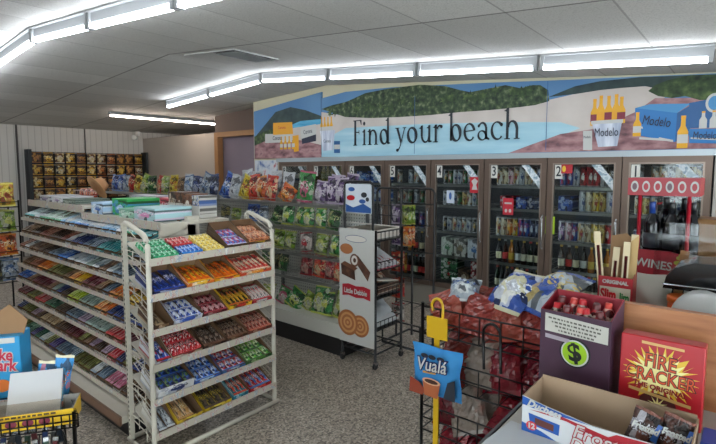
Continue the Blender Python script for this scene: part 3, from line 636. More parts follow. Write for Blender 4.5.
# ------------------------------------------------------------------ white wire candy rack (end display)
RK = (-2.868, 1.44, 0); RZ9 = pi/2
t = thing('candy_rack', 'white metal six shelf candy rack standing at the end of the candy gondola', 'rack', RK, RZ9)
WD, DP = .99, .31
def side_frame(x):
    return MB().tube([(x, 0, .02)]+[(x, 0, 1.36)]+[(x, .02+.0*k, 1.36) for k in ()]+[(x, .1-.1*cos(a), 1.36+.1*sin(a)) for a in [radians(15*k) for k in range(0, 5)]]+[(x, .24, 1.50), (x, .285, 1.505), (x, DP, 1.49)], .017, 8)
for x in (0, WD): ob('side_frame', side_frame(x), FRAME, t)
for x in (0, WD):
    mb = MB().box(x-.014, x+.014, DP-.012, DP+.016, .02, 1.5); up = ob('slotted_upright', mb, FRAME, t)
    sl = MB()
    for k in range(44): sl.box(x-.0155 if x == 0 else x-.015, x+.0155, DP-.002, DP+.006, .06+k*.032, .075+k*.032)
    ob('slots', sl, BLACK, up)
ob('base_frame', MB().tube([(-.01,-.03,.02),(WD+.01,-.03,.02),(WD+.01,DP+.03,.02),(-.01,DP+.03,.02)], .017, 8, closed=True), FRAME, t)
SHF = [1.30, 1.075, .85, .625, .40, .175]; TILT = .32
for k, z in enumerate(SHF):
    s = ob('shelf', MB().add([(.012,0,z-.03),(WD-.012,0,z-.03),(WD-.012,DP,z-.03+DP*.33),(.012,DP,z-.03+DP*.33),(.012,0,z-.038),(WD-.012,0,z-.038),(WD-.012,DP,z-.038+DP*.33),(.012,DP,z-.038+DP*.33)], [(0,1,2,3),(7,6,5,4),(0,4,5,1),(1,5,6,2),(2,6,7,3),(3,7,4,0)]), FRAME, t)
    ob('price_strip', MB().box(-.005, WD+.005, -.022, -.016, z-.045, z+.002), STRIP, s)
    ob('wire_lattice', MB().tube([(.02, .005, z+.02), (.02, DP-.02, z+.16)], .003, 5).tube([(.02, .005, z+.07), (.02, DP-.02, z+.21)], .003, 5).tube([(0, 0, z-.03), (0, .12, z+.02), (0, DP, z+.03)], .0035, 5).tube([(0, 0, z-.08), (0, .12, z-.03), (0, DP, z+.0)], .0035, 5)
       .tube([(0, .1, z-.09), (0, .1, z+.03)], .0035, 5).tube([(0, .2, z-.04), (0, .2, z+.03)], .0035, 5), FRAME, s)
    ob('wire_lattice', MB().tube([(WD-.02, .005, z+.05), (WD-.02, DP-.02, z+.18)], .003, 5).tube([(WD-.02, .005, z+.09), (WD-.02, DP-.02, z+.22)], .003, 5), FRAME, s)
def sh(k): return (RK[0]+.0, RK[1], SHF[k]-.028)
ON = ['top', 'second', 'third', 'fourth', 'fifth', 'bottom']
def rk(k, u, w, tq, bq, nb, tc, bc, **kw):
    tr = wrap(*tq, rough=.5, band=False) if tq else None
    g = f'{bc} sweets'
    stock(sh(k), RZ9, TILT, u, w, tr, wrap(*bq, flat=True, seed=k), nb, f'{tc} display carton, {ON[k]} shelf of the candy rack', f'{bc}, {ON[k]} shelf of the candy rack', f'cartons on the {ON[k]} rack shelf', **{'kind': 'chocolate_bar', **kw})
KB = ('#4a3222','#7a5a3c','#c9b090')
# top shelf
rk(0, .03, .19, None, ('#1d8a55','#3cae78','#d8efe0'), 5, '', 'green gum packs in a block at the near end', kind='gum_pack', cat='gum', rows=3, d=.26, lay=2)
rk(0, .225, .17, None, ('#1c5cb4','#2f86d8','#d8e4f4'), 5, '', 'blue gum packs lying in front of red ones', kind='gum_pack', cat='gum', rows=1, d=.13, lay=2)
o9 = sh(0); 
stock((o9[0]-.13*cos(TILT), o9[1], o9[2]+.13*sin(TILT)), RZ9, TILT, .225, .17, None, wrap('#b8242c','#d8484a','#f0d8d0', flat=True), 5, '', 'red gum packs lying behind blue ones, top shelf of the candy rack', '', kind='gum_pack', cat='gum', d=.13, lay=2)
rk(0, .405, .16, None, ('#d8b83c','#e8d070','#f4ecc8'), 4, '', 'yellow gum packs beside the blue and red ones', kind='gum_pack', cat='gum', rows=3, d=.26, lay=2)
rk(0, .575, .185, ('#43301f','#5a4230','#332417'), ('#4a66b0','#b8c0d8','#c03040'), 4, 'open dark brown', 'blue and white sweet packs in the dark brown carton', rows=2, d=.27, hf=.045, hb=.11)
rk(0, .77, .2, ('#4f3a2a','#c9a030','#6a4a30'), ('#9a5030','#c47a48','#e0b090'), 4, 'brown and yellow far-end', 'copper coloured bars at the far end', rows=2, d=.27, hf=.045, hb=.11, lay=2)
# second
rk(1, .03, .22, ('#16255e','#2a3f8e','#c8cce0'), ('#1b2a68','#2f4aa0','#d0d4e4'), 5, 'dark blue near-end', 'dark blue bars at the near end', d=.26, hf=.04)
rk(1, .26, .2, ('#d8701c','#f0c030','#f4ead0'), ('#e0641a','#f0b428','#5a2a10'), 4, 'orange and yellow', 'orange peanut cups in the carton with a yellow lip', hf=.055, rows=1, d=.25, inner=CARD)
rk(1, .475, .2, ('#e0a018','#c83a20','#f4e0a0'), ('#d2591a','#e88a20','#6a2410'), 5, 'yellow lipped', 'orange bars behind the yellow lip', hf=.045, d=.25)
rk(1, .69, .28, ('#cf4a26','#e8902a','#f4e4c4'), ('#c5352a','#e8c8a8','#f0e0c0'), 6, 'orange red far-end', 'red and cream long bars at the far end', hf=.06, d=.25)
# third
rk(2, .03, .12, KB, ('#8a7458','#a89070','#5a4a38'), 2, 'plain brown near-end', 'dull tan packets', hf=.05, fill=.5)
rk(2, .16, .2, ('#c4c8d4','#2a4aa0','#3a66c0'), ('#2f52b0','#c8d0e4','#e8ecf4'), 4, 'white and blue fronted', 'blue and white packs heaped in the white carton', hf=.06, rows=2)
rk(2, .375, .19, ('#5c1820','#8a2a30','#c89a90'), ('#7a1a28','#b04050','#e0c0c0'), 4, 'maroon', 'dark red bars in the maroon carton', hf=.045, rows=2)
rk(2, .58, .2, ('#e0b020','#b82a20','#2a1a14'), ('#2a1d1a','#c05a28','#e8c030'), 5, 'yellow and red', 'black and orange packs in the yellow and red carton', hf=.06)
rk(2, .795, .18, ('#b01d28','#d8d0cc','#f0e8e4'), ('#c8c0bc','#b8202c','#e8e0dc'), 5, 'red and white far-end', 'white packs with red stripes at the far end', hf=.045)
# fourth
rk(3, .03, .1, ('#c8ccd4','#3a62b8','#b82838'), ('#2c4ca0','#c02838','#e0e4ec'), 2, 'white near-end', 'blue and red packs in the white carton', hf=.04)
rk(3, .135, .22, ('#c7a98a','#b0202a','#e8d8c8'), ('#b41a24','#d84048','#f0e4e0'), 5, 'tan fronted', 'bright red wafer bars with white lettering', hf=.04, rows=2, lay=2)
rk(3, .37, .18, ('#3a2418','#5a3a28','#8a6a50'), ('#3d2a22','#6a4a3a','#b8a898'), 4, 'dark brown', 'dark brown bars in the dark brown carton', hf=.045)
rk(3, .56, .18, ('#4a2a1a','#6a3a24','#a88468'), ('#4f3226','#7a5440','#c0a890'), 5, 'mid brown', 'brown bars in the mid brown carton', hf=.045)
rk(3, .75, .22, ('#6a2a1c','#8a3a28','#c89a80'), ('#8a3428','#b8604a','#e0b8a0'), 6, 'rust far-end', 'rust red bars at the far end', hf=.05)
# fifth
rk(4, .03, .25, ('#d0d0d0','#1a2a60','#c8ccd8'), ('#1c2f70','#3f62b0','#7a9a40'), 4, 'white and navy hole fronted', 'navy and green packs in the white carton', hf=.09, hb=.12, rows=2)
rk(4, .295, .2, ('#2a58a8','#9cc0e4','#e0e8f4'), ('#2450a8','#6f98d8','#e4ecf8'), 4, 'light blue', 'bright blue packs in the light blue carton', hf=.045, rows=2)
rk(4, .51, .2, ('#3a6aa0','#b8c8d8','#a02830'), ('#b82c38','#4a78c0','#e8e8ee'), 4, 'blue grey', 'red and blue packs in the blue grey carton', hf=.045, rows=2)
rk(4, .725, .24, ('#2a5a2a','#4a8a34','#c8d8a0'), ('#6fae3a','#2f7a3a','#e8f0c8'), 4, 'green far-end', 'lime green packs at the far end', hf=.05, rows=2)
# bottom
rk(5, .03, .12, ('#c8c4bc','#a8a49c','#d8d4cc'), ('#9aa0a8','#c4c8cc','#5a6068'), 2, 'low grey', 'silver packets in the low grey carton', hf=.02)
rk(5, .16, .18, ('#d2b028','#e4cc50','#a06a20'), ('#c8a480','#b88a50','#e8d8b0'), 3, 'yellow, nearly empty', 'tan bars in the nearly empty yellow carton', hf=.05, fill=.67)
rk(5, .36, .22, ('#d8b81c','#e8d454','#2a2420'), ('#2e2826','#54463c','#c8b040'), 4, 'yellow lipped with dark goods', 'black bars in the yellow lipped carton', hf=.05)
rk(5, .6, .13, ('#1f7f9a','#40a8bc','#e0f0f0'), ('#1d6f88','#c84a30','#e8e8e0'), 3, 'teal', 'teal packs in the teal carton', hf=.06)
rk(5, .75, .2, ('#c01c22','#e04a40','#f4dcd4'), ('#b81a20','#3a6fb0','#f0e0dc'), 4, 'red far-end', 'red packs in the red carton at the far end', hf=.05)

# ------------------------------------------------------------------ long candy gondola
GX0, GX1 = -6.05, -3.28
t = thing('candy_gondola', 'long beige double sided candy gondola with eight sloping shelves', 'shelving', (0, 0, 0))
ob('base_deck', MB().box(GX0, GX1+.0, 1.42, 2.6, .1, .15), FRAME, t)
ob('deck_trim', MB().box(GX0, GX1, 1.405, 1.42, .09, .155), plain('#6e5240', .5), t)
ob('kick_plate', MB().box(GX0, GX1, 1.46, 2.56, 0, .1), BLACK, t)
ob('back_panel', MB().box(GX0, GX1, 1.99, 2.03, .15, 1.46), FRAME_D, t)
for x in (GX0+.02, -4.62, GX1-.02): ob('upright', MB().box(x-.02, x+.02, 1.96, 2.06, 0, 1.5), FRAME, t)
GT = [(1.342, 1.68), (1.178, 1.66), (1.02, 1.64), (.858, 1.62), (.70, 1.60), (.545, 1.58), (.388, 1.56), (.2, 1.53)]
GTL = .3
for k, (z, y) in enumerate(GT):
    d = 1.99-y
    s = ob('shelf', MB().add([(GX0,y,z-.01),(GX1,y,z-.01),(GX1,1.99,z-.01+d*.31),(GX0,1.99,z-.01+d*.31),(GX0,y,z-.018),(GX1,y,z-.018),(GX1,1.99,z-.018+d*.31),(GX0,1.99,z-.018+d*.31)], [(0,1,2,3),(7,6,5,4),(0,4,5,1),(1,5,6,2),(2,6,7,3),(3,7,4,0)]), FRAME, t)
    for a, b in ((GX0, -4.64), (-4.62, GX1)): ob('price_strip', MB().box(a, b, y-.018, y-.008, z-.026, z+.006), STRIP, s)
s = ob('top_shelf', MB().box(-4.62, GX1+.04, 1.74, 2.3, 1.445, 1.465).box(GX0-.05, -4.64, 1.76, 2.3, 1.50, 1.52), FRAME, t)
ob('price_strip', MB().box(-4.62, GX1+.04, 1.725, 1.74, 1.415, 1.475).box(GX0-.05, -4.64, 1.745, 1.76, 1.465, 1.53), STRIP, s)
ob('end_panel', MB().box(GX1-.02, GX1, 1.74, 1.99, 1.36, 1.445), FRAME, t)
PAL = [
 ['white teal', 'pale grey', 'white green', 'green', 'pale blue', 'white blue', 'white', 'pale blue', 'white green', 'teal'],
 ['brown', 'dark brown', 'red brown', 'dark brown', 'white', 'navy', 'slate', 'teal', 'dark green', 'slate'],
 ['red brown', 'brown', 'dark brown', 'slate', 'blue', 'pale grey', 'grey green', 'pale grey', 'slate', 'grey green'],
 ['brown', 'red brown', 'orange', 'olive', 'brown', 'red', 'maroon', 'slate', 'orange', 'yellow'],
 ['blue', 'brown', 'maroon', 'grey green', 'dark brown', 'lime', 'grey green', 'orange', 'navy', 'navy'],
 ['maroon', 'olive', 'red', 'dark green', 'dark brown', 'slate', 'mauve', 'grey green', 'red', 'maroon'],
 ['navy', 'olive', 'dark brown', 'tan', 'dark brown', 'maroon', 'brown', 'mauve', 'red', 'olive'],
 ['olive', 'dark green', 'violet', 'mauve', 'violet', 'slate', 'olive', 'white', 'pink', 'dark brown']]
QC = {'white teal': ('#b9c8c8','#3f9a98','#e0e8e8'), 'pale grey': ('#a9b0b4','#c8ccd0','#5a7a90'), 'white green': ('#b4c8bc','#2f8a58','#e4ece4'), 'green': ('#1f8a48','#58b478','#e0f0e0'), 'pale blue': ('#9ab8cc','#5a90b8','#e4ecf2'), 'white blue': ('#b4c0cc','#3a70b0','#e4e8ee'), 'white': ('#b8b8b4','#8a9aa8','#d8d8d8'), 'teal': ('#1f6f74','#4a9a98','#c8e0dc'),
 'brown': ('#5a3f2e','#7a5a40','#b89878'), 'dark brown': ('#2e201a','#4a352a','#a08468'), 'red brown': ('#6a3426','#8a4a38','#c8a088'), 'navy': ('#17224e','#2f4488','#b0b8d0'), 'slate': ('#3f4f60','#5f7488','#b8c4cc'), 'dark green': ('#1a4030','#2f6448','#a8c8b0'), 'blue': ('#1c4f9c','#3f78c4','#c0d0e4'), 'grey green': ('#6f8078','#8fa098','#c8d0c8'),
 'orange': ('#b8581c','#d88a30','#ecd0a0'), 'olive': ('#4a4a24','#6f7030','#b8b878'), 'red': ('#9c1c24','#c04040','#e8c8c0'), 'maroon': ('#4f1a24','#7a3038','#c098a0'), 'yellow': ('#c49a1c','#dcbc48','#5a3a18'), 'lime': ('#8aa01c','#b8c83c','#e8ecc0'), 'mauve': ('#7a6478','#a48ea0','#d0c0cc'), 'tan': ('#8a7254','#b09a78','#d8c8a8'), 'violet': ('#34285a','#564488','#b0a4d0'), 'pink': ('#a85a70','#c88a9c','#e8d0d8')}
GN = ['topmost', 'second', 'third', 'fourth', 'fifth', 'sixth', 'seventh', 'lowest']
for k, (z, y) in enumerate(GT):
    x = GX1-.015; j = 0
    while x > GX0+.12:
        wd = R.choice([.105, .12, .135, .15]); c = PAL[k][min(9, int(9.99*(x-wd/2-GX0)/(GX1-GX0)))]
        if R.random() < .18: c = R.choice(PAL[k])
        q = QC[c]; x -= wd
        cq = q if R.random() < .45 else R.choice([KB, ('#3a2c22','#5a4634','#80684c'), ('#a8a49a','#c0bcb4','#8a867c')])
        kd, ct_ = ('gum_pack', 'gum') if k in (0, 2, 5) else ('candy_bar', 'candy')
        nm = 'gum packs' if kd == 'gum_pack' else 'wrapped bars'
        pos = f'{ORD[j]} from the rack end, {GN[k]} gondola shelf'
        stock((0, y, z-.006), 0, GTL, x, wd-.006, wrap(*cq, rough=.5, band=False), wrap(*q, flat=True, seed=(j*3+k) % 4), 3, f'low candy carton {pos}', f'{c} {nm} in the carton {pos}', f'cartons on the {GN[k]} gondola shelf', kind=kd, cat=ct_, d=.27, hf=.026, hb=.06, lift=.03, rows=1)
        x -= .004; j += 1
# boxes on the gondola top
def carton_box(x, y, z, w, d, h, q, label, rz=0, rx=0, name='carton', open_top=False, txt=None, seed=0):
    o = thing(name, label, 'box', (x, y, z), rz, None, rx)
    ob('body', MB().bbox(-w/2, w/2, 0, d, 0, h, .003), wrap(*q, rough=.45, band=False, seed=seed), o)
    ob('lid', MB().box(-w/2-.001, w/2+.001, -.001, d+.001, h-.012, h+.001), plain(q[0], .45), o)
    return o
for a in [(-5.75, 1.8, 1.521, .28, .3, .06, ('#b8b8bc','#8a7aa0','#4a4060'), 'white and mauve flat candy box at the far end of the gondola top'),
          (-5.42, 1.8, 1.521, .26, .3, .055, ('#c4c4c8','#7a5a90','#e0e0e4'), 'white and purple flat candy box next along the gondola top'),
          (-5.1, 1.8, 1.521, .3, .32, .045, ('#5a6a60','#7f8f84','#b8c4b8'), 'dull green flat candy box on the gondola top'),
          (-4.42, 1.78, 1.466, .24, .3, .10, ('#a8c4e0','#2a66b8','#e8eef4'), 'pale box with a blue oval picture on the gondola top'),
          (-4.12, 1.84, 1.466, .28, .3, .14, ('#2f9a4c','#c8d8e8','#4a90d0'), 'green and white tall carton in the middle of the gondola top'),
          (-3.83, 1.76, 1.466, .26, .28, .075, ('#7fb098','#a8c8b4','#e0ece4'), 'pale green flat carton beside the pink printed one'),
          (-3.52, 1.75, 1.466, .32, .3, .1, ('#9cc0c4','#d080b0','#e4c8dc'), 'aqua carton printed with pink bubbles at the gondola top end'),
          (-4.3, 2.14, 1.466, .45, .14, .15, ('#a8a8b0','#b85060','#d8d8dc'), 'grey and red long box at the back of the gondola top'),
          (-3.95, 2.12, 1.466, .25, .14, .14, ('#b04050','#d0c8c8','#e8e0e0'), 'rose coloured box at the back of the gondola top')]:
    carton_box(*a, name='candy_box')
for i, (x, c, h) in enumerate([(-3.78, ('#4a2f22','#7a5236','#d0c0b0'), .2), (-3.66, ('#5a3a28','#c8bcac','#3a241a'), .2), (-3.54, ('#6a4632','#d0c8bc','#3a241a'), .19), (-3.42, ('#b0aca4','#4a2f22','#2a5aa0'), .18)]):
    o = thing('candy_box', f'upright {["dark brown", "brown and cream", "tan and white", "grey and brown"][i]} carton standing behind the aqua one', 'box', (x, 2.12, 1.466))
    ob('body', MB().bbox(-.055, .055, 0, .16, 0, h, .003), wrap(*c, rough=.5, band=False, seed=i), o)
    ob('lower_front', MB().box(-.056, .056, -.002, 0, 0, h*.55), plain('#bdbab2', .5), o)
o = thing('wire_basket', 'red wire basket of packets at the far end of the gondola top', 'basket', (-5.75, 2.16, 1.521))
mb = MB()
for z in (0, .05, .1): mb.tube([(-.22,0,z),(.22,0,z),(.22,.13,z),(-.22,.13,z)], .004, 5, closed=True)
for k in range(9): mb.tube([(-.22+.055*k, 0, 0), (-.22+.055*k, 0, .1)], .003, 4)
ob('wire', mb, plain('#8f7a74', .4), o)
for k in range(3): tag(ob('candy_packet', BAGS[k], wrap('#a83a2c','#c86a4a','#e0c8b0'), None, (-5.9+.15*k, 2.22, 1.53), (-.15, 0, .1*k), (.7, .7, .4)), f'{ORD[k]} orange red packet in the red wire basket', 'packet', 'packets in the wire basket')
o = thing('straw_hat', 'tan hat resting on its side behind the wire basket', 'hat', (-5.45, 2.2, 1.521), 0)
ob('crown', MB().lathe([(.085,0),(.08,.06),(.06,.1),(.02,.11)], 16), plain('#a87850', .7), o, (0, 0, .14), (-1.0, 0, 0))
ob('brim', MB().lathe([(.14,0),(.145,.006),(.08,.012)], 20), plain('#b08458', .7), o, (0, 0, .14), (-1.0, 0, 0))

# ------------------------------------------------------------------ chip gondola
def peg_mat():
    m, t_, b = new_mat('pegboard'); b.inputs['Roughness'].default_value = .55
    tc = t_.nodes.new('ShaderNodeTexCoord'); sp = t_.nodes.new('ShaderNodeSeparateXYZ'); t_.links.new(tc.outputs['Object'], sp.inputs[0])
    ds = []
    for i in (0, 2):
        f = math_n(t_, 'SUBTRACT', math_n(t_, 'FRACT', math_n(t_, 'MULTIPLY', sp.outputs[i], 28.)), .5); ds.append(math_n(t_, 'MULTIPLY', f, f))
    f = math_n(t_, 'LESS_THAN', math_n(t_, 'ADD', *ds), .035)
    t_.links.new(mix_n(t_, f, lin('#c2c4be'), lin('#555553')), b.inputs['Base Color']); return m
CX0, CX1, CYF, CYB = -8.4, -3.06, 3.45, 3.9
t = thing('chip_gondola', 'long white pegboard chip gondola with wire shelves facing the aisle', 'shelving', (0, 0, 0))
ob('back_panel', MB().box(CX0, CX1, CYB, CYB+.03, .2, 1.56), peg_mat(), t)
ob('base_deck', MB().box(CX0, CX1, CYF, CYB+.03, .19, .33), plain('#b9b8ae', .5), t)
ob('kick_plate', MB().box(CX0, CX1, CYF+.03, CYB+.03, 0, .19), BLACK, t)
for x in (CX0+.02, -6.85, -5.78, -4.4, CX1-.02): ob('upright', MB().box(x-.018, x+.018, CYB-.02, CYB, .19, 1.58), plain('#55585a', .5), t)
CZ = [1.50, 1.25, .98, .72]
for z in CZ:
    mb = MB()
    for k in range(10): mb.tube([(CX0+.02, CYF+k*.048, z-.004), (CX1-.02, CYF+k*.048, z-.004)], .0028, 4)
    for k in range(46): mb.tube([(CX0+.05+k*.117, CYF, z-.009), (CX0+.05+k*.117, CYB, z-.009)], .0025, 4)
    mb.tube([(CX0+.02, CYF-.004, z+.04), (CX1-.02, CYF-.004, z+.04)], .0032, 5).box(CX0+.02, CX1-.02, CYF-.008, CYF-.003, z-.03, z)
    for k in range(92): mb.tube([(CX0+.05+k*.0585, CYF-.004, z-.02), (CX0+.05+k*.0585, CYF-.004, z+.04)], .002, 4)
    ob('wire_shelf', mb, WIREC, t)
def bag(x, y, z, w, h, d, q, label, grp, rx=-.12, rz=0., ry=0., seed=0, name='chip_bag', cat='chips'):
    o = ob(name, CRK[seed % 4], wrap(*q, seed=seed % 3), None, (x, y, z), (rx, ry, rz), (w/.2, d/.09, h/.28))
    tag(o, label, cat, grp); return o
BQ = {'green': ('#2f8a3a','#c8d060','#e8e8d0'), 'dark green': ('#17451f','#3f7a38','#d0c890'), 'lime': ('#8ab030','#d8dc70','#f0f0d8'), 'yellow': ('#d2b420','#e8d868','#b03020'), 'blue': ('#24469a','#5a86c8','#e4e8f0'), 'navy': ('#1a2750','#3a5088','#c0c8d8'), 'red': ('#b81c1c','#d85030','#f0d8a8'), 'orange': ('#d05a1c','#e89838','#f4e4c0'), 'purple': ('#5a3f70','#c0b0c4','#e8e0e4'), 'white': ('#c4c8cc','#d4d8da','#9aa4ae'), 'silver': ('#9aa4ac','#4f6f9a','#d0d8e0'), 'pink green': ('#3f9048','#c05878','#e4d8d0'), 'white red': ('#c8bcb4','#b03038','#e8e0d8'), 'black': ('#1c1c1e','#3f4a30','#b8a860'), 'maroon': ('#7a1420','#a82830','#e0b8a8'), 'gold': ('#b08a1c','#d8b848','#6a4a10'), 'brown': ('#5c3c22','#8a6236','#d0b080')}
for k_, q_ in BQ.items(): BQ[k_] = tuple(tuple(x*(.5 if k_ == 'lime' else .68) for x in lin(h_)[:3])+(1,) for h_ in q_)
def line(items, y, z, where, rx=-.15):
    for k, (x, c, w, h, *e) in enumerate(items):
        bag(x, y+R.uniform(-.02, .02), z, w, h, .09, BQ[c], f'{c} snack bag, {ORD[k]} from the far end {where}', 'chip bags '+where, rx=rx+R.uniform(-.06, .06), rz=R.uniform(-.15, .15), ry=(e[0] if e else R.uniform(-.14, .14)), seed=R.randint(0, 11))
TOPW = 'on the top chip gondola shelf'
line([(-8.25,'blue',.2,.27),(-8.05,'blue',.2,.28),(-7.85,'silver',.2,.27),(-7.66,'red',.2,.28,.1),(-7.46,'yellow',.2,.27,.2),(-7.27,'lime',.22,.3,.3),(-7.02,'dark green',.2,.26),(-6.8,'red',.2,.27),(-6.62,'lime',.22,.27),(-6.42,'yellow',.2,.28),(-6.22,'brown',.2,.25),(-6.02,'silver',.21,.28),(-5.85,'navy',.2,.27,.1),(-5.62,'silver',.23,.32,.35),(-5.4,'navy',.2,.3),(-5.2,'blue',.22,.33,.4),(-5.0,'white',.2,.3,.2),(-4.82,'yellow',.23,.29,.35),(-4.62,'red',.2,.3),(-4.46,'orange',.2,.28),(-4.3,'red',.18,.29),(-4.08,'orange',.22,.2,.5),(-3.76,'pink green',.22,.34),(-3.52,'purple',.18,.24),(-3.36,'purple',.18,.29),(-3.2,'purple',.18,.27)], 3.62, CZ[0], TOPW)
line([(-6.3,'white',.2,.3),(-4.95,'white',.22,.36),(-4.75,'white',.2,.34),(-4.4,'white',.22,.34),(-4.22,'white',.2,.33),(-3.42,'purple',.18,.3),(-3.24,'purple',.18,.32)], 3.77, CZ[0], 'at the back of the top chip shelf')
line([(-6.4,'yellow',.2,.2),(-6.05,'gold',.22,.2),(-5.75,'yellow',.2,.2),(-5.5,'gold',.22,.21),(-5.1,'black',.2,.16),(-4.85,'lime',.16,.14),(-4.55,'blue',.2,.2),(-4.35,'silver',.18,.19),(-4.15,'dark green',.2,.2,.4),(-3.94,'green',.18,.22),(-3.77,'green',.17,.22),(-3.6,'green',.17,.21),(-3.44,'green',.17,.21),(-3.26,'dark green',.17,.2)], 3.56, CZ[1], 'on the second chip gondola shelf')
line([(-5.2,'black',.2,.2),(-4.9,'black',.2,.18),(-4.5,'white',.16,.14),(-4.28,'black',.16,.17),(-4.08,'lime',.18,.21),(-3.92,'lime',.17,.2),(-3.64,'white red',.18,.21),(-3.44,'lime',.18,.21),(-3.25,'green',.18,.22),(-3.12,'green',.14,.18)], 3.56, CZ[2], 'on the third chip gondola shelf')
line([(-4.32,'dark green',.17,.2),(-4.18,'black',.17,.22),(-4.05,'dark green',.16,.22),(-3.68,'maroon',.18,.24),(-3.51,'red',.18,.24),(-3.34,'maroon',.18,.24),(-3.2,'red',.16,.22)], 3.58, CZ[3], 'on the fourth chip gondola shelf')
line([(-4.3,'lime',.22,.2),(-4.1,'pink green',.22,.2,.3),(-3.9,'green',.24,.22,.5),(-3.7,'lime',.2,.2,.3),(-3.5,'green',.22,.3),(-3.4,'green',.2,.25),(-3.22,'lime',.22,.27)], 3.58, .332, 'on the chip gondola base', -.35)

# ------------------------------------------------------------------ jerky display on the far wall
t = thing('jerky_display', 'tall black peg display of jerky on the far ribbed wall', 'rack', (-11.82, 3.47, 0))
ob('back_panel', MB().box(-.14, -.1, 0, 2.45, .1, 2.24), BLACK, t)
ob('side_panel', MB().box(-.14, .12, -.06, 0, .0, 2.28), plain('#22282c', .5), t)
ob('side_panel', MB().box(-.14, .12, 2.45, 2.5, .0, 2.28), plain('#22282c', .5), t)
ob('base', MB().box(-.14, .14, 0, 2.45, 0, .2), BLACK, t)
for r in range(4):
    z = 2.0-.26*r
    ob('peg_rail', MB().box(-.1, -.085, .02, 2.43, z+.21, z+.225), WIREC, t)
    for k in range(11):
        c = R.choice(['gold', 'gold', 'brown', 'brown', 'yellow', 'black', 'white'] if k < 6 else ['brown', 'gold', 'white', 'orange'])
        o = ob('jerky_bag', BAGS[(k+r) % 4], wrap(*{'gold': ('#5a3a14','#b8861c','#e0c050'), 'brown': ('#4a2c18','#8a5a2c','#c89038'), 'yellow': ('#6a4a14','#c89a20','#f0e0a0'), 'black': ('#1c1510','#9a7a28','#d0c8a8'), 'white': ('#6a4422','#bcb0a0','#d8c890'), 'orange': ('#5a3018','#b06428','#e0b070')}[c], seed=k % 3), None, (-11.86+R.uniform(0, .03), 3.47+.13+.219*k, z), (0, 0, pi/2), (.95, .4, .8))
        tag(o, f'{c} jerky bag, {ORD[k]} from the near end on the {ORD[r]} row of the display', 'jerky', 'jerky bags on the far display')

# ------------------------------------------------------------------ snack rack at the far left
t = thing('snack_rack', 'black wire snack rack beyond the far end of the candy gondola', 'rack', (-6.62, 1.58, 0), pi/2)
mb = MB()
for x in (-.32, .22):
    for y in (0, .4): mb.tube([(x, y, 0), (x, y, 1.5)], .01, 6)
ob('frame', mb, WIRE, t)
for z in (.55, .85, 1.13, 1.42):
    mb = MB()
    for k in range(8): mb.tube([(-.32+.077*k, 0, z), (-.32+.077*k, .4, z)], .004, 4)
    mb.tube([(-.32,0,z),(.22,0,z),(.22,.4,z),(-.32,.4,z)], .006, 5, closed=True).tube([(-.32,0,z+.06),(.22,0,z+.06)], .005, 5)
    ob('wire_shelf', mb, WIRE, t)
for k, (z, cs) in enumerate(((1.425, ('yellow', 'gold', 'yellow')), (1.135, ('lime', 'yellow', 'lime')), (.855, ('orange', 'red', 'orange')), (.555, ('silver', 'black', 'silver')))):
    for j, c in enumerate(cs):
        for q in (0, 1): bag(-6.7-.17*q, 1.36+.17*j, z, .19, .25 if k else .28, .1, BQ[c], f'{c} bag, {ORD[j]} of the {["front", "back"][q]} line, {ORD[k]} shelf of the black snack rack', 'bags on the black snack rack', rx=-.2, rz=pi/2+R.uniform(-.2, .2), seed=j+k)
# ------------------------------------------------------------------ snack cake stand
LX0, LX1, LY0, LY1 = -3.03, -2.63, 3.44, 3.86
lx, ly = LX1-LX0, LY1-LY0
t = thing('snack_cake_stand', 'black wheeled snack cake stand with white picture panel beside the chip gondola', 'stand', (LX0, LY0, 0))
def arch(x0, x1, y, z0, z1, r=.05, rad=.011, ax='x'):
    P = [(x0, z0), (x0, z1-r)]+[(x0+r-r*cos(a), z1-r+r*sin(a)) for a in [radians(18*k) for k in range(1, 6)]]+[(x1-r+r*sin(a), z1-r+r*cos(a)) for a in [radians(18*k) for k in range(0, 5)]]+[(x1, z1-r), (x1, z0)]
    return [((p, y, q) if ax == 'x' else (y, p, q)) for p, q in P]
for x in (0, lx):
    for y in (0, ly): ob('post', MB().tube([(x, y, .06), (x, y, 1.3)], .013, 8), BLACK, t)
ob('arch', MB().tube(arch(.03, lx-.03, .0, 1.25, 1.74), .012, 8), BLACK, t)
ob('arch', MB().tube(arch(.1, lx-.01, ly, 1.2, 1.67), .012, 8).tube([(.1, ly, 1.5), (lx-.01, ly, 1.5)], .005, 5).tube([(.1, ly, 1.4), (lx-.01, ly, 1.4)], .005, 5).tube([(.24, ly, 1.3), (.24, ly, 1.66)], .005, 5), BLACK, t)
hp = ob('header_card', MB().box(.045, lx-.045, -.004, .004, 1.45, 1.72), plain('#c4ccd4', .5), t)
pr = MB().add([(.05,-.006,1.455),(.35,-.006,1.455),(.35,-.006,1.5),(.26,-.006,1.54),(.14,-.006,1.5),(.05,-.006,1.53)], [range(6)], 0).add([(a,-.007,b) for a, b in ell(.11,1.59,.05,.025)]+[], [range(24)], 1).add([(a,-.007,b) for a, b in ell(.12,1.67,.04,.02)], [range(24)], 0).add([(a,-.008,b) for a, b in ell(.27,1.62,.035,.025)], [range(24)], 2).add([(a,-.008,b) for a, b in ell(.25,1.56,.04,.02)], [range(24)], 0).add([(a,-.008,b) for a, b in ell(.31,1.58,.02,.02)], [range(24)], 2)
ob('printed_picture', pr, [plain('#24508f'), RED, plain('#20242c')], hp)
sp_ = ob('picture_panel', MB().box(-.02, lx+.0, -.022, -.014, .2, 1.3), plain('#b9b9b4', .4), t)
CHOC = noise_mat('print_chocolate', [(.3, '#2e1a10'), (.6, '#4f2e1c'), (.8, '#7a5036')], scale=14)
BUN = plain('#9a6038', .5); BUN2 = plain('#c08a58', .5)
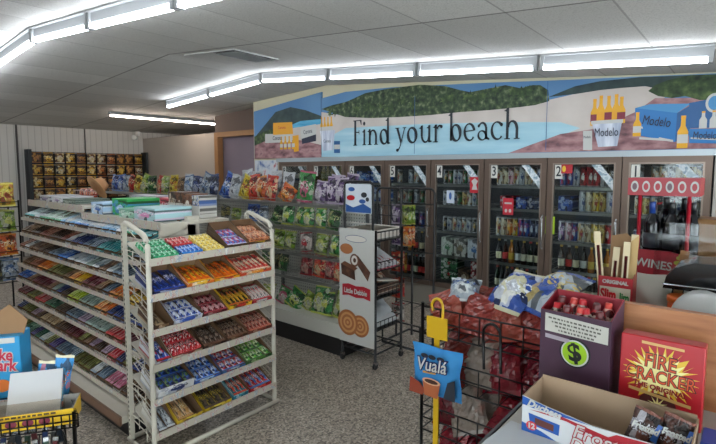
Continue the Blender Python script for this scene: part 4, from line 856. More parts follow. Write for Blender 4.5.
pp = MB(); cnt = [0]
def pf(poly, mi): cnt[0] += 1; pp.add([(x, -.0225-.0004*cnt[0], z+(.025 if z < 1.15 else 0)) for x, z in poly], [range(len(poly))], mi)
pf(ell(.07, 1.08, .08, .05), 4)
pf([(.0,.93),(.17,.88),(.18,.79),(.01,.83)], 0); pf([(.0,.93),(.05,.96),(.21,.91),(.17,.88)], 3)
pf([(.15,1.0),(.21,1.03),(.36,.89),(.33,.8)], 0); pf(ell(.17, .98, .055, .062), 3); pf(ell(.17, .98, .038, .045), 2); pf(ell(.172, .98, .018, .022), 0)
pf([(.02,.735),(.1,.75),(.19,.735),(.28,.745),(.36,.73),(.36,.62),(.28,.635),(.19,.625),(.1,.64),(.02,.625)], 1)
for cx_, cz_, r_ in ((.24, .36, .105), (.09, .37, .125)):
    for i, rr_ in enumerate((1, .8, .62, .44, .26, .12)): pf(ell(cx_, cz_, r_*rr_, r_*rr_*1.0), 4 if i % 2 == 0 else 5)
pf(ell(.19, 1.21, .13, .035), 6); pf(ell(.19, 1.21, .125, .03), 2)
ob('printed_picture', pp, [CHOC, plain('#a0202c', .4), plain('#c9c4bc', .5), plain('#5f3a24', .5), BUN, BUN2, plain('#4a5a7a')], sp_)
text('Little Debbie', .068, WPR, sp_, (.19, -.037, .709), sx=.78, bold=.0015)
LZ = [1.2, .92, .66, .36]
for k, z in enumerate(LZ):
    b = ob('basket', MB().box(.01, lx-.01, .01, ly-.01, z-.012, z-.006), BLACK, t)
    mb = MB()
    for zz in (z, z+.08): mb.tube([(.01,.02,zz),(lx,.02,zz),(lx,ly-.02,zz),(.01,ly-.02,zz)], .005, 5, closed=True)
    for j in range(7): mb.tube([(lx, .02+j*.063, z), (lx, .02+j*.063, z+.08)], .004, 4)
    ob('wire_rail', mb, WIRE, b)
for z in (.925, .665, .37): ob('shelf_sheet', MB().add([(.012,.02,z+.2),(lx-.012,.02,z+.02),(lx-.012,ly-.02,z+.02),(.012,ly-.02,z+.2)], [(0,1,2,3)]), plain('#b9bbbc', .5), t)
ob('back_sheet', MB().box(.005, .01, .02, ly-.02, .3, 1.2), plain('#bfc1c2', .5), t)
ob('bottom_rack', MB().tube([(0,0,.14),(lx,0,.14),(lx,ly,.14),(0,ly,.14)], .009, 6, closed=True).tube([(.1,0,.14),(.1,ly,.14)], .005, 5).tube([(.2,0,.14),(.2,ly,.14)], .005, 5).tube([(.3,0,.14),(.3,ly,.14)], .005, 5), BLACK, t)
for x in (0, lx):
    for y in (0, ly):
        c = ob('caster', MB().box(x-.014, x+.014, y-.016, y+.016, .045, .075), CHROME, t)
        ob('wheel', MB().lathe([(.03, -.011), (.032, -.006), (.032, .006), (.03, .011)], 14), plain('#1c1c1c', .5), c, (x, y, .032), (0, pi/2, 0))
def cake_box(x, y, z, w, d, h, q, label, rz=0, nm='snack_cake_carton'):
    o = thing(nm, label, 'box', (x, y, z), rz, 'snack cake boxes on the stand')
    ob('tray', tray_mb(w, d, h, h), [wrap(*q, rough=.5, band=False), plain('#b5ada0', .7)], o)
    ob('lid', MB().add([(-w/2,d,h),(w/2,d,h),(w/2,0,h+.05),(-w/2,0,h+.05),(-w/2,d,h+.006),(w/2,d,h+.006),(w/2,0,h+.056),(-w/2,0,h+.056)], [(0,3,2,1),(4,5,6,7),(0,1,5,4),(1,2,6,5),(2,3,7,6),(3,0,4,7)]), plain('#c9c2b8', .6), o)
cake_box(-2.82, 3.47, 1.205, .36, .36, .095, ('#c4bcb2','#8a2e26','#e0dad4'), 'white and brown snack cake case on top of the wheeled stand')
for k in range(6):
    tag(ob('cake_packet', BAR, wrap('#b8b8bc','#a83a48','#e4e4e8', flat=True, seed=k % 3), None, (-2.86, 3.49+.058*k, 1.005), (-.42, 0, -pi/2), (1.25, 1.6, 2.0)), 'white and red snack cake packet in the upper wire basket of the cake stand', 'snack cake', 'packets in the upper basket')
cake_box(-2.735, 3.49, .69, .2, .33, .085, ('#5a3a2a','#8a5a40','#d0c0b0'), 'brown opened snack cake case in the middle of the wheeled stand')
for k in range(3): tag(ob('cake_packet', BAGS[k], wrap('#5c3826','#8a5a3c','#d8c8b0'), None, (-2.76, 3.53+.11*k, .765), (-.9, 0, 1.57+.2*(k-1)), (.8, .7, .6)), 'brown wrapped cake heaped in the middle case of the cake stand', 'snack cake', 'cakes heaped in the middle case')
for k in range(5): tag(ob('cake_packet', BAGS[k % 4], plain('#aeb2b6', .3), None, (-2.72, 3.52+.07*k, .40), (-.85, 0, 1.57), (.9, .8, .75)), 'clear white cake packet in the lowest wire basket of the cake stand', 'snack cake', 'packets in the lowest basket')

# ------------------------------------------------------------------ peg bag stand behind it
PX, PY = -2.94, 4.22
t = thing('peg_stand', 'black arched peg stand of candy bags in front of the cooler doors', 'stand', (PX, PY, 0))
ob('arch', MB().tube(arch(0, .46, 0, .04, 1.66, .06), .012, 8), BLACK, t)
ob('centre_post', MB().tube([(.2, .0, .1), (.2, .0, 1.62)], .012, 8), BLACK, t)
ob('base_frame', MB().tube([(0,-.25,.05),(.46,-.25,.05),(.46,.25,.05),(0,.25,.05)], .013, 6, closed=True).tube([(0,-.25,.3),(.46,-.25,.3)], .009, 6).tube([(.46,-.25,.05),(.46,-.25,.3)], .01, 6).tube([(0,-.25,.05),(0,-.25,.3)], .01, 6), BLACK, t)
for z in (1.5, 1.28, 1.0, .72, .45): ob('peg_bar', MB().tube([(0, -.0, z), (.46, 0, z)], .006, 5).tube([(.08, 0, z), (.08, -.16, z)], .004, 4).tube([(.2, 0, z), (.2, -.16, z)], .004, 4).tube([(.33, 0, z), (.33, -.16, z)], .004, 4), WIRE, t)
pk = [('purple','lime','lime'), ('purple','orange','red'), ('red','white red','blue'), ('red','pink green','blue'), ('white red','red','purple')]
for r, z in enumerate((1.5, 1.28, 1.0, .72, .45)):
    for j in range(2 if r < 2 else 1):
        for q in (0, 1):
            c = pk[r][j]; bag(PX+.08+.125*j, PY-.05-.07*q, z-.21, .125, .2, .035, BQ[c], f'{c} hanging candy bag, {["near", "middle", "far"][j]} peg of the {ORD[r]} bar, {["behind", "in front"][q]}', 'bags on the black peg stand', rx=0, rz=R.uniform(-.1, .1), seed=r+j, name='candy_bag', cat='candy bag')

# ------------------------------------------------------------------ black wire basket rack by the counter
WX0, WX1, WY0, WY1 = -1.235, -.63, 2.0, 2.42
t = thing('wire_basket_rack', 'black wire basket rack of red snack bags beside the counter', 'rack', (WX0, WY0, 0))
wx, wy = WX1-WX0, WY1-WY0
for x in (0, wx):
    for y in (0, wy): ob('post', MB().tube([(x, y, 0), (x, y, 1.2)], .009, 6), WIRE, t)
for z in (1.18, .93, .68, .42, .16):
    mb = MB(); h = .13
    for zz in (z, z-h*.5, z-h): mb.tube([(0,0,zz),(wx,0,zz),(wx,wy,zz),(0,wy,zz)], .0045, 5, closed=True)
    for k in range(7): mb.tube([(wx*k/6, 0, z), (wx*k/6, -.004, z-h), (wx*k/6, wy, z-h)], .0035, 4)
    for k in range(5): mb.tube([(0, wy*k/4, z), (-.004, wy*k/4, z-h), (wx, wy*k/4, z-h)], .0035, 4)
    ob('basket', mb, WIRE, t)
ob('hook_loop', MB().tube([(.33,-.005,.95),(.33,-.02,1.12)]+[(.37-.04*cos(a), -.02, 1.12+.05*sin(a)) for a in [radians(20*k) for k in range(1, 9)]]+[(.41,-.02,1.12),(.41,-.005,.95)], .007, 6), WIRE, t)
CL = {'clear red': ('#7f302a','#9c5248','#c4b0a8'), 'red': ('#6e1420','#9a2a30','#c8a8a0'), 'rust': ('#8f3f32','#a8685a','#c8b4a8'), 'pale': ('#877a70','#94665a','#b8b0a8'), 'dark red': ('#5a0f1a','#7c1c28','#b89088')}
CLM = {k: noise_mat('clear_bag_'+k.replace(' ', '_'), [(.3, v[0]), (.52, v[0]), (.6, v[1]), (.72, v[2])], scale=5, detail=3, rough=.25) for k, v in CL.items()}
for m_ in CLM.values():
    t_ = m_.node_tree; bp_ = t_.nodes.new('ShaderNodeBump'); bp_.inputs['Strength'].default_value = .3; bp_.inputs['Distance'].default_value = .03
    tc_ = t_.nodes.new('ShaderNodeTexCoord'); nz_ = t_.nodes.new('ShaderNodeTexNoise'); nz_.inputs['Scale'].default_value = 14.; nz_.inputs['Distortion'].default_value = 1.5
    t_.links.new(tc_.outputs['Object'], nz_.inputs['Vector']); t_.links.new(nz_.outputs['Fac'], bp_.inputs['Height']); t_.links.new(bp_.outputs[0], t_.nodes['Principled BSDF'].inputs['Normal'])
for r, z in enumerate((1.055, .805, .555, .295)):
    bh_ = .2 if r == 0 else .25
    cs = [['rust','clear red','rust','clear red'], ['clear red','pale','red','dark red'], ['dark red','pale','red','dark red'], ['red','dark red','pale','red']][r]
    for j in range(4):
        for q in (0, 1): bag(WX0+.085+.145*j, WY0+.1+.17*q, z, .2, bh_, .085, CL[cs[j]], f'{cs[j]} pillow bag, {ORD[j]} of the {["front", "back"][q]} line, {["top", "second", "third", "lowest"][r]} counter wire basket', 'pillow bags in the wire basket rack', rx=-.45, rz=R.uniform(-.35, .35), ry=R.uniform(-.5, .5), seed=j+r*3+q, name='snack_bag', cat='snack bag').material_slots[0].material = CLM[cs[j]]
cl = thing('clip_strip', 'yellow plastic clip strip hooked on the front of the wire basket rack', 'clip strip', (WX0+.1, WY0-.03, 1.2))
YP = plain('#c9a012', .4)
ob('hook', MB().tube([(-.02,0,-.02)]+[(.0-.03*cos(a),0,.0+.04*sin(a)) for a in [radians(20*k) for k in range(0, 10)]]+[(.03,0,-.05)], .007, 6), YP, cl)
ob('card', MB().box(-.055, .055, -.004, .004, -.155, -.05), YP, cl)
ob('strap', MB().box(-.014, .014, -.003, .003, -.95, -.15), YP, cl)
o = thing('coffee_creamer_bag', 'blue bag lettered Vuala with a cup picture, hanging on the yellow strip', 'snack bag', (WX0+.125, WY0-.07, .785))
ob('pouch', bag_mesh(.27, .235, .07, 5, 12, 14), noise_mat('vuala_print', [(.2, '#1b5f9a'), (.55, '#2f86c4'), (.8, '#3f9ad0')], scale=5), o)
vp = MB()
vp.add([(a,-.044,b) for a, b in [(-.125,.005),(-.05,.005),(-.035,.03),(-.06,.06),(-.12,.08)]], [range(5)], 0)
vp.add([(a,-.045,b) for a, b in [(-.04,.01),(.03,.008),(.045,.085),(-.05,.085)]], [range(4)], 1)
vp.add([(a,-.046,b) for a, b in ell(-.003,.083,.048,.016)], [range(24)], 2).add([(a,-.0465,b) for a, b in ell(-.003,.083,.036,.01)], [range(24)], 3)
vp.add([(a,-.044,b) for a, b in [(.06,.02),(.12,.02),(.118,.12),(.08,.1)]], [range(4)], 4)
for x in (-.04,.0,.045): vp.add([(a,-.046,b) for a, b in ell(x,.2,.02,.011)], [range(24)], 4)
vp.add([(a,-.045,b) for a, b in [(-.05,.115),(.02,.122),(.02,.132),(-.05,.125)]], [range(4)], 5)
ob('printed_picture', vp, [plain('#8a3a24'), plain('#a85a34'), plain('#d0a080'), plain('#3a1a10'), plain('#1d2430'), plain('#c08a40')], o)
for s_, m_, b_, y_ in (('Vual\u00e1', plain('#12245c'), .006, -.0475), ('Vual\u00e1', WPR, .001, -.05)): text(s_, .085, m_, o, (-.005, y_, .16), (pi/2, -.08, 0), sx=.85, bold=b_, shear=.25)
for k, (x, y, z, w, h, rx, rz, c) in enumerate([(-1.1,2.16,1.195,.16,.14,-.9,.3,'white'), (-.9,2.13,1.195,.24,.27,-1.0,-.4,'blue'), (-.76,2.12,1.215,.24,.3,-1.05,-.6,'white')]):
    q = [('#9aa4ac','#c0c4c4','#3f5a90'), ('#2a4a94','#c4c0a0','#e0e4ea'), ('#a9b2ba','#2f4f9a','#c8b060')][k]
    bag(x, y, z, w, h, .12, q, ['small silvery bag at the aisle end on top of the wire rack', 'blue and cream popcorn bag lying on top of the wire rack', 'clear and blue popcorn bag on the wire rack, beside the purple box'][k], 'popcorn bags', rx=rx, rz=rz, seed=k+1, name='popcorn_bag', cat='snack bag')

# ------------------------------------------------------------------ counter
WOOD = noise_mat('counter_wood', [(.3, '#8a5634'), (.5, '#a56c44'), (.7, '#b47c52')], scale=3, detail=6, rough=.5, stretch=(1, 1, 9))
t = thing('checkout_counter', 'checkout counter with a pale top edged in black along its end', 'counter', (0, 0, 0))
ob('top', MB().bbox(-.575, .95, .95, 1.99, 1.01, 1.05, .004), plain('#a5a199', .5, noise=.06), t)
ob('edge_strip', MB().box(-.585, -.576, .95, 1.99, 1.005, 1.053), BLACK, t)
ob('body', MB().box(-.53, .95, 1.0, 1.96, 0, 1.01), plain('#3f3a36', .6), t)
ob('back_board', MB().box(-.36, .95, 1.93, 1.955, 1.05, 1.365).box(-.362, .95, 1.925, 1.96, 1.355, 1.372), WOOD, t)
t = thing('back_cabinet', 'raised cabinet behind the wooden board, crowded with goods', 'cabinet', (0, 0, 0))
ob('top', MB().bbox(-.52, .95, 2.0, 3.35, 1.14, 1.17, .004), plain('#7d776f', .5), t)
ob('body', MB().box(-.5, .93, 2.03, 3.33, 0, 1.14), plain('#5a554f', .6), t)
tag(ob('paper_sheet', MB().box(-.1, .1, -.14, .14, 0, .002), plain('#b3b7bb', .6), None, (-.475, 1.3, 1.0505), (0, 0, -.1)), 'white printed paper sheet on the counter beside the donut box', 'paper')

# purple dollar display
t = thing('dollar_display_box', 'plum purple display box with a green dollar disc on its front', 'display box', (-.575, 1.74, 1.05), -.06)
PUR = plain('#3f2438', .45)
w, d_, h = .235, .15, .3
ob('carton', MB().add([(0,0,0),(w,0,0),(w,d_,0),(0,d_,0),(0,0,h),(w,0,h),(w,d_,h+.045),(0,d_,h+.045),(.004,.004,h),(w-.004,.004,h),(w-.004,d_-.004,h+.045),(.004,d_-.004,h+.045),(.004,.004,h-.1),(w-.004,.004,h-.1),(w-.004,d_-.004,h-.1),(.004,d_-.004,h-.1)],
  [(0,3,2,1),(0,1,5,4),(1,2,6,5),(2,3,7,6),(3,0,4,7)], 0).add([(.004,.004,h),(w-.004,.004,h),(w-.004,d_-.004,h+.045),(.004,d_-.004,h+.045),(.004,.004,h-.1),(w-.004,.004,h-.1),(w-.004,d_-.004,h-.1),(.004,d_-.004,h-.1),(0,0,h),(w,0,h),(w,d_,h+.045),(0,d_,h+.045)],
  [(0,1,5,4),(1,2,6,5),(2,3,7,6),(3,0,4,7),(4,5,6,7),(8,9,1,0),(9,10,2,1),(10,11,3,2),(11,8,0,3)], 1), [PUR, plain('#8c1a2a', .5)], t)
dd = ob('dollar_badge', MB().prism(ell(.123, .165, .052, .052, 32), -.002, 0), plain('#14181a', .4), t)
ob('white_ring', MB().prism(ell(.123, .165, .046, .046, 32), -.003, -.002), WPR, dd)
ob('green_disc', MB().prism(ell(.123, .165, .041, .041, 32), -.004, -.003), plain('#8fb81c', .4), dd)
text('$', .085, plain('#101412', .4), dd, (.123, -.0055, .166), (pi/2, -.2, 0), bold=.0025, name='dollar_sign')
lb_ = ob('notice_label', MB().add([(.018,-.003,.225),(.228,-.003,.22),(.228,-.003,.278),(.018,-.003,.29)], [(0,1,2,3)]), plain('#b9b7ae', .6), t)
mb = MB()
for j in range(4):
    x = .03+.012*j
    while x < .205-.01*j:
        wd = R.uniform(.004, .012); z = .274-.013*j-.02*(x/.23)*.6; mb.add([(x,-.0045,z),(x+wd,-.0045,z-.001),(x+wd,-.0045,z+.005),(x,-.0045,z+.006)], [(0,1,2,3)]); x += wd+.004
ob('small_print', mb, plain('#5a5852', .7), lb_)
ob('lower_print', MB().add([(.02,-.003,.2),(.105,-.003,.196),(.105,-.003,.21),(.02,-.003,.215)], [(0,1,2,3)]), plain('#9a8f98', .6), t)
TUBEB = MB().lathe([(.016,0),(.019,.006),(.019,.07),(.011,.085),(.011,.1),(.009,.103)], 12, mis=[0,0,0,1,1]).mesh('shot_bottle')
for j in range(5):
    for q in (0, 1):
        o = ob('shot_bottle', TUBEB, [wrap('#9a1c24','#c83a34','#d8d0c0', seed=(j+q) % 3) if (j+q) % 3 else wrap('#28221f','#a02a2a','#d0c8b8'), [RED, plain('#5a1a1c', .4), plain('#c03a30', .4)][(j+q) % 3]], None, (-.545+.043*j, 1.775+.055*q-.003*j, 1.257+.016*q), (R.uniform(-.15, .1), R.uniform(-.2, .2), R.uniform(0, 3)), (1.15, 1.15, 1.1))
        tag(o, f'{"red" if (j+q) % 3 else "dark"} energy shot bottle, {ORD[j]} along the {["front", "back"][q]} line in the purple box', 'bottle', 'shot bottles in the purple box')

# frosted donut carton
t = thing('donut_carton', 'open white, blue and red frosted donuts carton on the counter', 'carton', (-.515, 1.42, 1.05))
fw, fd, fh = .43, .17, .112
ob('shell', MB().box(0,.004,0,fd,0,fh).box(fw-.004,fw,0,fd,0,fh).box(.004,fw-.004,fd-.004,fd,0,fh+.01).box(.004,fw-.004,.0,fd-.004,0,.004), noise_mat('card_inner', [(.3, '#8f7860'), (.7, '#a58c72')], scale=4), t)
fr = ob('front_panel', MB().prism([(0,0),(fw,0),(fw,.1),(.34,.085),(.2,.083),(.08,.098),(0,fh)], -.003, 0), plain('#c4c6c8', .4), t)
BL = plain('#1c4f9a', .4); RD = plain('#a01c2a', .4)
fp = MB()
def fpf(poly, mi, k): fp.add([(x, -.0033-.0004*k, z) for x, z in poly], [range(len(poly))], mi)
fpf([(0,fh-.001),(.08,.0975),(.2,.0825),(.235,.0825),(.14,.083),(.03,.082),(0,.086)], 0, 1)
fpf([(.02,.075),(.12,.083),(.24,.066),(.26,.08),(.34,.084),(.34,.075),(.27,.058),(.22,.055),(.13,.073)], 1, 1)
fpf([(.34,.05),(.43,.04),(.43,.0),(.3,.0)], 0, 1); fpf([(.0,.0),(.11,.0),(.06,.018),(.0,.03)], 0, 1)
fpf([(.36,.09),(.43,.097),(.43,.06),(.38,.065)], 0, 1)
fpf([(.025,.03),(.11,.022),(.112,.056),(.02,.064)], 0, 2); fpf([(.04,.034),(.095,.03),(.095,.05),(.04,.055)], 2, 3)
fpf(ell(.03, .026, .016, .014, 20), 3, 4)
ob('printed_picture', fp, [BL, RD, plain('#5a2a22'), plain('#c82c34', .4)], fr)
text('Duchess', .03, WPR, fr, (.065, -.007, .09), (pi/2, .13, 0), sx=.95, shear=.3, bold=.0012)
text('12', .022, WPR, fr, (.03, -.007, .0258), bold=.001)
text('Frosted', .056, RD, fr, (.235, -.007, .05), (pi/2, .06, 0), shear=.2, bold=.003); text('Frosted', .056, WPR, fr, (.235, -.0085, .05), (pi/2, .06, 0), shear=.2, bold=.0002)
text('Donuts', .05, RD, fr, (.215, -.007, .012), (pi/2, .06, 0), shear=.2, bold=.003); text('Donuts', .05, WPR, fr, (.215, -.0085, .012), (pi/2, .06, 0), shear=.2, bold=.0002)
for k, (x, y, ry) in enumerate([(-.225, 1.49, .3), (-.15, 1.5, .25)]):
    o = thing('donut_packet', f'clear and blue frosted donut packet {["beside the empty part", "at the end"][k]} of the donut carton', 'packet', (x, y, 1.056), 0); o.rotation_euler = (-.18, ry, .1)
    ob('wrapper', bag_mesh(.075, .13, .04, 8+k), wrap('#35180f','#6a3a2c','#b8b8c0', seed=k), o)
    ob('printed_band', MB().add([(-.034,-.021,.03),(.034,-.021,.045),(.034,-.021,.0),(-.034,-.021,.0)], [(0,1,2,3)]).add([(.02,-.021,.06),(.036,-.021,.06),(.036,-.019,.11),(.025,-.019,.11)], [(0,1,2,3)]), BL, o)
    text('Frosted', .026, WPR, o, (0, -.0225, .085), (pi/2, -.1, 0), sx=.8, shear=.2, bold=.001)

# fire cracker box
t = thing('cracker_box', 'red box reading Fire Cracker The Original with a yellow burst', 'box', (-.315, 1.74, 1.05), 0, None, -.05)
bw_, bh = .228, .265
ob('carton', MB().bbox(0, bw_, 0, .07, 0, bh, .003), plain('#a81420', .35), t)
st = MB(); cx_, cz_ = .114, .155
cz_ = .15
st.add([(cx_+(.105 if j % 2 else .062+.012*sin(j*2.3))*cos(2*pi*j/56)*1.0, -.0012, cz_+(.095 if j % 2 else .05+.012*sin(j*1.7))*sin(2*pi*j/56)) for j in range(56)], [range(56)], 0)
st.add([(cx_+(.082 if j % 2 else .055)*cos(2*pi*j/48), -.0018, cz_+(.075 if j % 2 else .045)*sin(2*pi*j/48)) for j in range(48)], [range(48)], 1)
st.add([(a, -.0024, b) for a, b in ell(.112, .06, .05, .032)], [range(24)], 2)
st.add([(.112+(.03 if j % 2 else .01)*cos(2*pi*j/20), -.003, .055+(.03 if j % 2 else .008)*sin(2*pi*j/20)) for j in range(20)], [range(20)], 1)
st.add([(.06,-.0018,.252),(.175,-.0018,.248),(.175,-.0018,.24),(.06,-.0018,.243)], [(0,1,2,3)], 3)
st.add([(.03,-.0032,.098),(.2,-.0032,.078),(.2,-.0032,.068),(.03,-.0032,.088)], [(0,1,2,3)], 3)
ob('printed_burst', st, [plain('#d8b030', .4), plain('#e4dc94', .4), plain('#4a1418', .4), plain('#c8a060', .4)], t)
MRN = plain('#8a1018', .4); OUT = plain('#d88a20', .4)
for s_, sz, z in (('FIRE', .062, .19), ('CRACKER', .055, .143)):
    text(s_, sz, plain('#3a0a0c', .4), t, (.114, -.0036, z), (pi/2, .04, 0), sx=.78, bold=.0025); text(s_, sz, plain('#c84a1c', .4), t, (.114, -.0052, z), (pi/2, .04, 0), sx=.78)
text('THE ORIGINAL', .022, MRN, t, (.116, -.004, .107), (pi/2, .06, 0), sx=1., bold=.0008)
o = tag(ob('blue_box', MB().bbox(0, .12, 0, .1, 0, .09, .003), plain('#1c3f94', .4), None, (-.075, 1.5, 1.05)), 'small blue box at the picture edge beside the donut carton', 'box')

# meat stick display
t = thing('meat_stick_box', 'red and white original Slim Jim stick box behind the purple display', 'display box', (-.447, 2.3, 1.17))
ob('carton', tray_mb(.135, .09, .215, .24), [plain('#a8202a', .4), CARD], t)
ob('label_panel', MB().box(-.06, .06, -.003, -.001, .095, .17), plain('#c9c4b0', .5), t)
text('ORIGINAL', .022, WPR, t, (0, -.003, .192), bold=.001)
text('Slim', .062, RED, t, (-.025, -.005, .135), sx=.6, bold=.003); text('Jim', .05, plain('#1f7a35'), t, (.038, -.005, .13), sx=.6, bold=.002)
ob('back_flap', MB().prism([(-.05,.19),(.065,.19),(.06,.36),(.02,.4),(-.04,.385)], .092, .096), CARD, t)
ob('side_flap', MB().prism([(.03,.17),(.068,.17),(.075,.4),(.045,.37)], .05, .054), plain('#b89a68', .7), t)
for k, (x, y, ry, h) in enumerate([(-.052,.02,-.1,.4), (-.03,.05,.05,.33), (.03,.02,.03,.36), (.045,.06,.05,.39)]):
    o = thing('meat_stick', f'{["cream wrapped stick nearest the purple box", "short cream wrapped stick behind it", "cream wrapped stick in the middle", "tall cream wrapped stick by the flap"][k]}, Slim Jim box', 'meat stick', (-.447+x*.85, 2.3+y, 1.18)); o.rotation_euler = (0, ry, .2)
    ob('wrapper', MB().box(-.013, .013, -.004, .004, 0, h), plain('#c9b994', .45), o); ob('stick', MB().tube([(0, -.0055, .05), (0, -.0055, h-.06)], .006, 6), plain('#4a1414', .4), o)
tag(ob('plastic_bag', bag_mesh(.18, .21, .18, 12, 12, 14, .0), plain('#b9b6ac', .35), None, (-.345, 2.52, 1.172), (.1, .0, .2)), 'white plastic bag slumped between the Slim Jim box and the rolls', 'bag')
for k, (x, y, z, r, L) in enumerate([(-.15, 2.1, 1.285, .11, .2)]):
    o = thing('plastic_roll', 'white plastic wrapped roll behind the wooden board', 'roll', (x+.06, y+.06, z), .2)
    ob('roll', MB().lathe([(.02,-L/2),(r*.9,-L/2),(r,-L/2+.02),(r,L/2-.02),(r*.9,L/2),(.02,L/2)], 24), plain('#b8bab8', .3), o, (0, 0, 0), (pi/2, 0, .5)); ob('core', MB().lathe([(.028,-L/2-.002),(.028,L/2+.002)], 14), CARD, o, (0, 0, 0), (pi/2, 0, .5))
o = thing('black_scale', 'glossy black rounded machine cover over the orange packet', 'cover', (-.275, 2.33, 1.36), .0)
ob('shell', MB().prism([(0,0),(.34,0),(.34,.115),(.3,.125),(.1,.115),(.04,.09),(.01,.05)], 0, .22), plain('#0e0f11', .12), o)
ob('edge_strip', MB().tube([(0,-.004,.018),(.34,-.004,.022)], .004, 5), CHROME, o)
ob('pedestal', MB().box(.14, .3, .05, .2, -.19, 0), BLACK, o)
o = thing('orange_tub', 'orange tub under the glossy black cover', 'tub', (-.21, 2.34, 1.17))
ob('tub', MB().lathe([(.04,0),(.046,.02),(.047,.13),(.043,.14)], 16), plain('#c4541a', .4), o); ob('lid', MB().lathe([(.05,.14),(.05,.16),(.046,.165)], 16), plain('#d0601c', .4), o); ob('label', MB().lathe([(.0474,.04),(.0474,.1)], 16), plain('#b84414', .4), o)
# clear acrylic bin
o = thing('acrylic_bin', 'clear acrylic bin of cards and packets above the black cover', 'bin', (-.35, 2.62, 1.17))
AC = glass_mat('acrylic', (.94, .95, .95, 1), .0)
ob('shell', MB().box(0,.3,0,.004,0,.38).box(0,.3,.2,.204,0,.42).box(0,.004,.004,.2,0,.38).box(.296,.3,.004,.2,0,.38), AC, o); ob('base', MB().box(0,.3,0,.204,0,.006), plain('#c0c4c4', .3), o)
tag(ob('brown_card', MB().box(0,.035,0,.003,0,.3), plain('#a8764a', .7), None, (-.28, 2.66, 1.18), (0, .1, 0)), 'brown card standing in the clear acrylic bin', 'card')
tag(ob('white_card', MB().box(0,.04,0,.003,0,.28), PAPER, None, (-.235, 2.67, 1.18), (0, .05, 0)), 'white card standing in the clear acrylic bin', 'card')
for k in range(4): tag(ob('green_packet', BAR, wrap('#1f6f3a','#3f9a58','#d8e4d8', seed=k % 3), None, (-.2+.035*k, 2.68+.02*k, 1.18), (1.3, .1*k, 0), (.9, 1.2+.15*(k % 2), 1)), f'{ORD[k]} green packet standing in the clear acrylic bin', 'packet', 'green packets in the acrylic bin')
tag(ob('red_packet', BAR, wrap('#9a2030','#c05060','#e8d8d8'), None, (-.14, 2.66, 1.2), (1.3, 0, 0), (.9, 1.6, 1)), 'dark red packet among green ones in the acrylic bin', 'packet')
o = thing('cardboard_box', 'brown cardboard box behind the clear acrylic bin', 'box', (-.22, 3.0, 1.17)); ob('carton', MB().bbox(0,.3,0,.2,0,.43,.004), plain('#7d5a34', .8, noise=.08), o); ob('tape', MB().box(.12,.18,-.001,.201,.2,.431), plain('#8f6e45', .5), o)
# wine display
t = thing('wine_display', 'red wine display stand with an emblem header and a WINES front', 'display stand', (-.52, 2.95, 1.17), .0)
RW = plain('#9c1426', .4)
ob('base', MB().box(0,.32,0,.24,0,.13), plain('#1c1416', .5), t)
f_ = ob('front_panel', MB().prism([(.0,.1),(.33,.1),(.33,.22),(.2,.255),(.0,.255)], -.006, 0), RW, t)
text('WINES', .062, WPR, f_, (.125, -.008, .18), (pi/2, .08, 0), sx=.9, bold=.001)
ob('grape_picture', MB().add([(.02*cos(2*pi*q/10)+.235+.022*(k % 3)+.01*(k//3), -.0075-.0003*k, .2+.02*(k//3)+.012*sin(2*pi*q/10)+.006*(k % 2)) for k in range(7) for q in range(10)], [range(10*k, 10*k+10) for k in range(7)]), plain('#9aa83a', .5), f_)
for x in (.045, .265): ob('post', MB().tube([(x, .02, .0), (x, .02, .58)], .009, 8), RW, t)
hd = ob('header', MB().box(-.01, .31, -.012, .25, .545, .638), RW, t)
for k in range(6):
    e = ob('emblem', MB().prism(ell(.022+.053*k, .592, .018, .03, 20), -.014, -.012), WPR, hd)
    ob('emblem_mark', MB().prism(ell(.022+.053*k, .592, .011, .019, 16), -.0155, -.014), RW if k % 3 else plain('#6a4a54'), e); 
WB = MB().lathe([(.036,0),(.038,.01),(.038,.19),(.03,.22),(.015,.245),(.014,.3),(.015,.302)], 16).mesh('wine_bottle')
for k, (x, y, c) in enumerate([(.1,.06,'#1f3f88'), (.15,.16,'#17191c'), (.19,.06,'#16181c'), (.235,.15,'#1a1c20'), (.28,.07,'#17191c')]):
    o = ob('wine_bottle', WB, plain('#0a0c12', .1), None, (-.52+x, 2.95+y, 1.303+(.07 if y < .1 else .09))); tag(o, f'dark wine bottle with a {"blue" if k == 0 else "black"} capsule, {ORD[k]} along the red wine display', 'bottle', 'wine bottles in the red display')
    ob('foil_capsule', MB().lathe([(.0155,.24),(.0158,.302),(.014,.306)], 14), plain(c, .3), o); ob('label', MB().lathe([(.0385,.06),(.0385,.14)], 16), plain('#30343c', .5), o)
ob('bottle_riser', MB().box(.05,.31,.015,.115,.131,.202).box(.05,.31,.115,.22,.131,.222), plain('#5a0f1a', .5), t)

# ------------------------------------------------------------------ left foreground tray stand
SX, SY = -2.22, .775
TYAW = YAW+.3
t = thing('tray_stand', 'black wire tray stand in the near corner holding a yellow tray', 'stand', (SX, SY, 0), TYAW)
for x, y in ((-.52, .02), (-.02, .02), (-.52, .24), (-.12, .24)):
    ob('post', MB().tube([(x, y, 0), (x, y, .8)], .009, 6), WIRE, t)
for z, e in ((.735, 0), (.60, -.04)):
    mb = MB()
    for zz in (z, z+.03, z+.06): mb.tube([(-.54,0,zz),(e,0,zz),(e-.1,.25,zz),(-.54,.25,zz)], .0035, 5, closed=True)
    for k in range(18): mb.tube([(-.54+.0318*k+e*k/17, 0, z+.06), (-.54+.0318*k+e*k/17, 0, z), (-.54+(.0318*k+e*k/17)*.82, .25, z)], .003, 4)
    ob('basket', mb, WIRE, t)
def atl(u, v, w): return local((SX, SY, 0), TYAW, u, v, w)
o = thing('yellow_tray', 'yellow fronted display tray in the wire stand', 'tray', atl(-.27, .015, .745), TYAW)
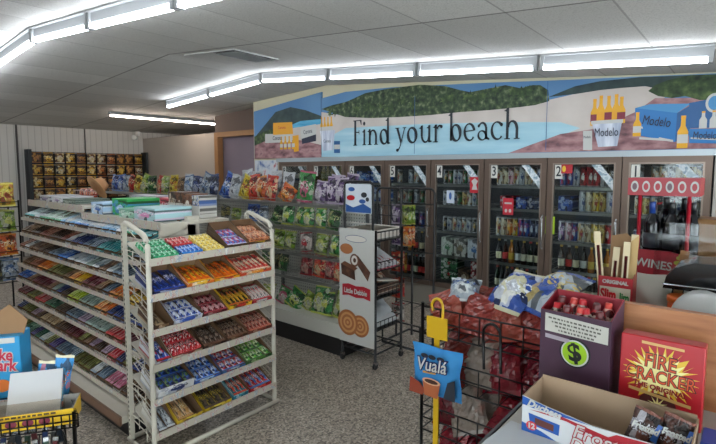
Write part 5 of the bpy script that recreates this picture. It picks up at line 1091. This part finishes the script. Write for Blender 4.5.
ob('tray', tray_mb(.5, .13, .07, .08), [plain('#d0a818', .45), plain('#8f8d88', .6)], o)
mb = MB(); x = -.17
while x < .17: wd = R.uniform(.008, .02); mb.box(x, x+wd, -.002, -.001, .055, .063); x += wd+.006
ob('small_print', mb, plain('#3a2a18', .6), o)
mb = MB()
for k in range(6): mb.add([(-.17+.062*k+.022*cos(2*pi*q/12), -.0025, .03+.016*sin(2*pi*q/12)) for q in range(12)], [range(12)])
ob('printed_picture', mb, plain('#7a2a3a', .5), o)
ob('clear_lip', MB().box(-.25, .22, -.004, -.001, .07, .12), glass_mat('clear_plastic', (.9, .86, .8, 1), .1), o)
o = thing('white_card_box', 'blank white card box leaning in the yellow tray', 'box', atl(-.2, .1, .765), TYAW, None, -.45)
ob('face', MB().bbox(-.105, .105, 0, .03, 0, .19, .002), plain('#b5b5b6', .6), o); ob('printed_side', MB().box(.105, .109, .0, .03, 0, .19), wrap('#2f8ab8','#d8c890','#c85a2a', band=False), o)
o = thing('blue_carton', 'sky blue carton with red lettering and torn brown flap behind the white card', 'box', atl(-.4, .27, .78), TYAW, None, 0)
ob('carton', MB().bbox(-.18, .11, 0, .14, 0, .3, .003), plain('#1f86b8', .45), o)
ob('torn_flap', MB().prism([(-.2,.29),(.11,.29),(.13,.36),(.06,.44),(.0,.4),(-.2,.44)], .05, .056), CARD, o)
for s_, z in (('cke', .215), ('bark', .165)):
    text(s_, .075, WPR, o, (.04, -.002, z), (pi/2, .1, 0), sx=.75, bold=.006); text(s_, .075, plain('#b01c3a', .5), o, (.04, -.0035, z), (pi/2, .1, 0), sx=.75, bold=.002)
ob('barcode_label', MB().box(.03, .09, -.002, 0, .27, .295), WPR, o); ob('orange_spot', MB().prism(ell(.03, .07, .035, .03, 16), -.003, 0), plain('#c8641c', .5), o)
for k in range(2): tag(ob('blue_packet', BAGS[k], wrap('#2f86c4','#d8d0b0','#d05a2a', seed=k), None, atl(-.2+.07*k, .22, .75+.02*k), (-.1, .15, TYAW), (.4, .4, .75)), f'blue candy packet poking up {["behind", "beside"][k]} the blank white card', 'packet')
for k in range(26):
    u, v = -.5+.033*(k % 13), .03+.1*(k//13)
    o = tag(ob('lighter', MB().bbox(-.011,.011,-.006,.006,0,.06,.003,0).box(-.01,.01,-.005,.005,.06,.078,1).mesh('lighter') if k == 0 else LT, [plain(['#1c2430','#2f4a3a','#5a2428','#24386a','#3a3a3a'][k % 5], .35), CHROME], None, atl(u, v, .61), (R.uniform(-.2, .2), R.uniform(-.2, .2), TYAW+R.uniform(-.3, .3))), f'{["black", "dark green", "maroon", "navy", "grey"][k % 5]} lighter, {ORD[k % 13]} along the {["front", "back"][k//13]} line under the yellow tray', 'lighter', 'lighters under the yellow tray')
    if k == 0: LT = o.data

# ------------------------------------------------------------------ render look
wd_ = bpy.data.worlds.new('world'); SC.world = wd_; wd_.use_nodes = True
wd_.node_tree.nodes['Background'].inputs[0].default_value = (.9, .95, 1, 1); wd_.node_tree.nodes['Background'].inputs[1].default_value = 5.2
SC.view_settings.view_transform = 'Standard'; SC.view_settings.look = 'None'; SC.view_settings.gamma = 1; SC.view_settings.use_curve_mapping = False
SC.view_settings.exposure = 1.05
SC.cycles.use_denoising = True
SC.cycles.max_bounces = 8; SC.cycles.diffuse_bounces = 5; SC.cycles.transparent_max_bounces = 16
SC.cycles.sample_clamp_indirect = 6
